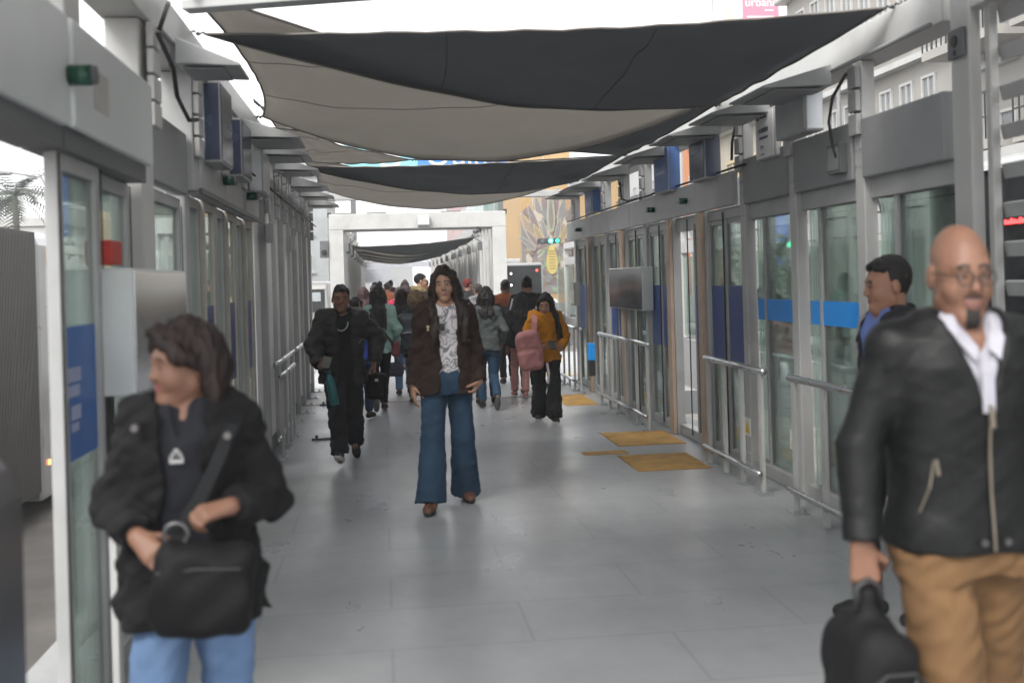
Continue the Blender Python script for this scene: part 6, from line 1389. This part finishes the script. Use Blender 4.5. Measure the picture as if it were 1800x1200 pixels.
r, I = person('person in fur trimmed hood and khaki trousers behind the wavy haired woman', 0.42, 14.55, 1.42, 180, dict(
    hair='none', head=(0, 0, 0), top=dict(mat=fabric('dark_teal_coat', (0.014, 0.022, 0.026)), e=0.04, hem=0.74, hood=1.0), legs=dict(mat=fabric('olive_khaki', (0.13, 0.105, 0.06))), armR=dict(w=(-0.22, -0.06, 0.72)), armL=dict(w=(0.24, -0.02, 0.70)), legR=dict(a=(-0.07, 0.14, 0.09)), legL=dict(a=(0.07, -0.1, 0.08)), shoes=shoe_wsole), h=0.011, group=away)
F = Field(I['hc'] - 0.25, I['hc'] + 0.25, 0.009); F.add(ell(I['hc'] + V3(0, 0.02, 0.02), (0.112, 0.125, 0.135)), 0); F.sub(ell(I['hc'] + V3(0, -0.12, -0.0), (0.075, 0.1, 0.09))); F.noise(0.006, 70, 2); F.noise(0.005, 130, 4); fobj('fur_hood', F, M('fur_khaki', (0.11, 0.075, 0.045), 0.95, var=0.5, scale=30, bump=1.0, bscale=150), r)
bk = thing('backpack', 'large dark navy backpack under the fur trimmed hood', 'backpack', (0.42, 14.55, 0), rz=pi)
F = Field((-0.05, 0.0, 0.55), (0.4, 0.45, 1.3), 0.01); F.add(rbox((0.10, 0.22, 0.92), (0.165, 0.10, 0.25), 0.08), 0); F.add(rbox((0.10, 0.30, 0.84), (0.13, 0.05, 0.13), 0.04), 0.01); F.noise(0.004, 24, 1); fobj('bag_body', F, M('navy_nylon', (0.013, 0.02, 0.028), 0.6, var=0.2), bk)
q = MB(); q.tube([(-0.02, 0.345, 0.93), (0.10, 0.355, 0.94), (0.22, 0.345, 0.93)], 0.006, 6); q.build('zipper', M('dark_metal', (0.12, 0.12, 0.12)), bk, local=True)
r, I = person('woman in light jeans and dark coat walking away with a speckled handbag', 0.27, 16.0, 1.46, 180, dict(
    hair='back', hm=HD, hl=0.25, top=dict(mat=fabric('dark_slate_coat', (0.02, 0.03, 0.034)), e=0.03, hem=0.74), legs=dict(mat=jean_light, r=(0.088, 0.066, 0.056)), armL=dict(w=(0.17, 0.06, 0.66), hand=True, curl=1.2, hd=(0, 0, -1)), shoes=(fabric('shoe_navy', (0.03, 0.03, 0.05)), rubber_white)), h=0.011, group=away)
hb = thing('handbag', 'dark speckled handbag carried by the woman in light jeans', 'bag', (0.27, 16.0, 0), rz=pi)
F = Field((-0.05, -0.15, 0.15), (0.45, 0.3, 0.6), 0.01); F.add(rbox((0.16, 0.07, 0.36), (0.155, 0.06, 0.10), 0.055), 0); fobj('bag_body', F, M('speckled_cloth', (0.05, 0.045, 0.075), 0.8, var=0.9, scale=45), hb)
q = MB()
for sx in (0.10, 0.22): q.tube([(sx, 0.07, 0.44), (0.16 + (sx - 0.16) * 0.5, 0.07, 0.56), (0.165, 0.07, 0.59)], 0.009, 6)
q.build('handle', black_rub, hb, local=True)
r, I = person('man with black cap and glasses in brown jacket, face in profile above the crowd', 0.62, 19.5, 1.70, 90, dict(male=True, skin=SK3, hair='cap', hm=fabric('cap_black', (0.013, 0.013, 0.014)), head=(8, 0, 0), top=dict(mat=fabric('brown_jacket', (0.05, 0.03, 0.025)), e=0.03, hood=1.0, mats=[fabric('khaki_hood', (0.14, 0.105, 0.05))], mf=lambda s: (lambda c: (c[:, 2] > 1.40 * s).astype(int)))), h=0.0105)
glasses(r, I, black_rub)
r, I = person('woman in grey green jumper and blue jeans, back foot lifted, beside the wavy haired woman', 1.235, 13.75, 1.44, 180, dict(
    hair='back', hm=HB, hl=0.2, top=dict(mat=greysw, name='jumper', e=0.03, hem=0.84, fold=0.006), legs=dict(mat=jean_mid, r=(0.098, 0.07, 0.056)), armL=dict(w=(0.2, -0.1, 0.80)), armR=dict(w=(-0.2, -0.1, 0.80)), legL=dict(a=(0.05, -0.12, 0.085)), legR=dict(a=(-0.09, 0.24, 0.17), toe=(0, -0.5, -0.86)), shoes=(fabric('shoe_black', (0.016, 0.016, 0.017)), M('sole_grey', (0.12, 0.115, 0.11)))), h=0.0095, group=away)
r, I = person('woman all in black with black hair reaching her hand out to one side', 1.30, 14.35, 1.46, 180, dict(
    hair='back', hm=HB, hl=0.22, top=dict(mat=blk, e=0.028, hem=0.82), legs=dict(mat=jean_dark), armR=dict(w=(-0.43, 0.02, 0.80), pole=(-0.7, 0.5, -0.5), hand=True, hd=(-0.5, 0, -0.85)), legL=dict(a=(0.12, 0.1, 0.085))), h=0.0105, group=away)
r, I = person('man in black track top with white sleeve stripe and white letters on his shoulder', 1.985, 15.6, 1.59, 180, dict(
    male=True, hair='short', hm=HB, build=1.06, shw=0.17, top=dict(mat=fabric('black_track', (0.013, 0.013, 0.015), 0.6), e=0.026, hem=0.82), legs=dict(mat=blk2), armL=dict(w=(0.30, -0.05, 0.86)), armR=dict(w=(-0.22, -0.1, 0.85)), skin=SK2), h=0.0105, group=away)
strip([(0.215, 0.10, 1.30), (0.250, 0.10, 1.17), (0.275, 0.10, 1.06), (0.285, 0.05, 0.95)], 0.022, 0.02, [(0.3, 1, 0)] * 4, 'sleeve_stripe', white_mark, r)
q = MB()
for k in range(4):
    x, z = -0.065 - 0.036 * k, 1.13 + 0.036 * k; q.box(x - 0.012, x + 0.012, 0.135, 0.160, z - 0.022, z + 0.022)
    x, z = -0.04 - 0.034 * k, 1.09 + 0.033 * k; q.box(x - 0.009, x + 0.009, 0.135, 0.160, z - 0.014, z + 0.014)
q.build('lettering', white_mark, r, local=True)
person('man in grey jacket with burnt orange shoulders, beside the track top', 1.86, 17.2, 1.55, 180, dict(male=True, hair='short', hm=HD, shw=0.17, build=1.08, top=dict(mat=fabric('slate_jacket', (0.06, 0.062, 0.072)), e=0.03, mats=[fabric('burnt_orange', (0.26, 0.085, 0.04))], mf=lambda s: (lambda c: ((c[:, 2] > 1.27 * s) & (np.abs(c[:, 0]) < 0.2)).astype(int))), legs=dict(mat=fabric('dark_grey_trousers', (0.03, 0.03, 0.034)))), h=0.0115, group=away)
person('person in dusty pink trousers mostly hidden behind the pink backpack', 1.80, 14.9, 1.36, 180, dict(hair='back', hm=HB, hl=0.2, top=dict(mat=blk2, e=0.025, hem=0.84), legs=dict(mat=fabric('pink_trousers', (0.40, 0.20, 0.19)), r=(0.09, 0.068, 0.06)), shoes=(fabric('shoe_rose', (0.30, 0.12, 0.12)), rubber_white), legR=dict(a=(-0.03, 0.1, 0.085)), legL=dict(a=(0.09, -0.1, 0.085))), h=0.0115, group=away)
crowd = [  # x, y, height, hair, hair mat, length, coat colour name and value, trousers, label
    (-0.31, 13.1, 1.39, 'short', HB, 0, ('royal_blue', (0.02, 0.06, 0.30)), jean_dark, 'black haired person in royal blue just behind the man with the teal bottle'),
    (-0.34, 20.0, 1.49, 'back', HR, 0.3, ('maroon_coat', (0.06, 0.025, 0.03)), blk2, 'woman with maroon hair next to the royal blue jacket'),
    (-0.16, 22.0, 1.52, 'short', HD, 0, ('soft_grey', (0.22, 0.20, 0.20)), jean_dark, 'short haired person in soft grey behind the mint jacket'),
    (0.29, 20.5, 1.46, 'back', HD, 0.24, ('raspberry', (0.30, 0.025, 0.06)), blk2, 'dark haired woman in raspberry red jacket in the crowd'),
    (0.45, 22.5, 1.49, 'back', HR, 0.3, ('pale_grey', (0.25, 0.24, 0.24)), jean_mid, 'woman with reddish brown hair beside the raspberry jacket'),
    (1.60, 21.5, 1.59, 'cap', fabric('cap_red', (0.09, 0.015, 0.015)), 0, ('black_coat', (0.015, 0.015, 0.017)), blk2, 'person in a dark red cap by the right portal post'),
    (1.66, 19.8, 1.49, 'short', HD, 0, ('stone_grey', (0.13, 0.13, 0.135)), jean_dark, 'person in stone grey near the red cap'),
    (1.20, 18.3, 1.50, 'back', HB, 0.25, ('charcoal', (0.03, 0.03, 0.032)), jean_dark, 'black haired woman in charcoal hidden behind the wavy hair'),
    (0.10, 26.0, 1.56, 'short', HB, 0, ('rust', (0.20, 0.06, 0.03)), blk2, 'short haired person in rust brown standing under the portal'),
    (0.55, 28.0, 1.60, 'back', HD, 0.25, ('slate_blue', (0.05, 0.07, 0.11)), jean_dark, 'woman in slate blue past the portal'),
    (-0.20, 30.0, 1.58, 'short', HB, 0, ('black_coat', (0.015, 0.015, 0.017)), blk2, 'man in black past the portal on the left'),
    (1.05, 31.0, 1.62, 'short', HD, 0, ('olive', (0.07, 0.07, 0.035)), blk2, 'man in olive green far along the walkway'),
    (1.75, 29.0, 1.55, 'back', HR, 0.3, ('cream_coat', (0.38, 0.33, 0.26)), jean_mid, 'woman in cream coat far along by the boarded wall'),
    (0.25, 36.0, 1.64, 'short', HB, 0, ('wine', (0.14, 0.02, 0.03)), blk2, 'person in wine red in the farthest part of the crowd'),
    (0.80, 40.0, 1.66, 'short', HB, 0, ('steel_blue', (0.10, 0.14, 0.20)), jean_dark, 'person in steel blue in the farthest part of the crowd'),
    (-0.10, 42.0, 1.62, 'back', HB, 0.25, ('taupe', (0.16, 0.12, 0.09)), blk2, 'woman in taupe at the very end of the walkway'),
    (1.45, 38.0, 1.63, 'short', HD, 0, ('brick', (0.25, 0.07, 0.05)), jean_dark, 'person in brick red in the farthest part of the crowd by the right boards')]
for i, (x, y, H, hst, hmt, hl, (cn, cc), tmt, lab) in enumerate(crowd):
    k = 1 if i % 2 else -1
    person(lab, x, y, H, 180 + 8 * ((i * 7) % 5 - 2), dict(hair=hst, hm=hmt, hl=hl, male=hst != 'back', build=1.0 + 0.06 * (i % 3), head=(12 * ((i * 3) % 5 - 2), 3, 0), top=dict(mat=fabric('coat_' + cn, cc), e=0.03, hem=0.80, hood=0.8 if i % 3 == 0 else 0), legs=dict(mat=tmt),
        legR=dict(a=(-0.08, 0.16 * k, 0.085)), legL=dict(a=(0.08, -0.16 * k, 0.085))), h=0.0125 if y < 24 else 0.016, group=away)
for i, (x, y, H, rz_, hst, cc, lab) in enumerate(((8.9, 24.6, 1.62, 20, 'back', 'black_coat', 'woman in black waiting on the far platform, nearest the slanted braces'), (9.2, 22.4, 1.70, -60, 'short', 'black_coat', 'man in black waiting on the far platform beside a woman'), (9.4, 20.6, 1.66, 10, 'short', 'charcoal', 'man in charcoal on the far platform facing the walkway'), (8.7, 19.2, 1.58, 70, 'back', 'pale_grey', 'woman in pale grey on the far platform'), (9.5, 17.6, 1.65, 0, 'short', 'black_coat', 'man in black on the near part of the far platform'))):
    person(lab, x, y, H, rz_, dict(hair=hst, hm=HB, hl=0.25, top=dict(mat=fabric('coat_' + cc, (0.02, 0.02, 0.02)), e=0.03), legs=dict(mat=blk2)), h=0.014, group='people waiting on the far platform')
# ------------------------------------------------------------------ damp coastal air
hz_ = MB(); hz_.box(-320, 320, -80, 440, ROADZ - 1.0, 30)
hm_ = bpy.data.materials.new('air'); hm_.use_nodes = True; hn_ = hm_.node_tree.nodes; hn_.clear()
ho_ = hn_.new('ShaderNodeOutputMaterial'); hv_ = hn_.new('ShaderNodeVolumePrincipled'); hv_.inputs['Color'].default_value = (0.88, 0.90, 0.92, 1); hv_.inputs['Density'].default_value = 0.0021
hm_.node_tree.links.new(hv_.outputs[0], ho_.inputs['Volume'])
tag(hz_.build('haze', hm_), kind='stuff')
bpy.context.view_layer.update()
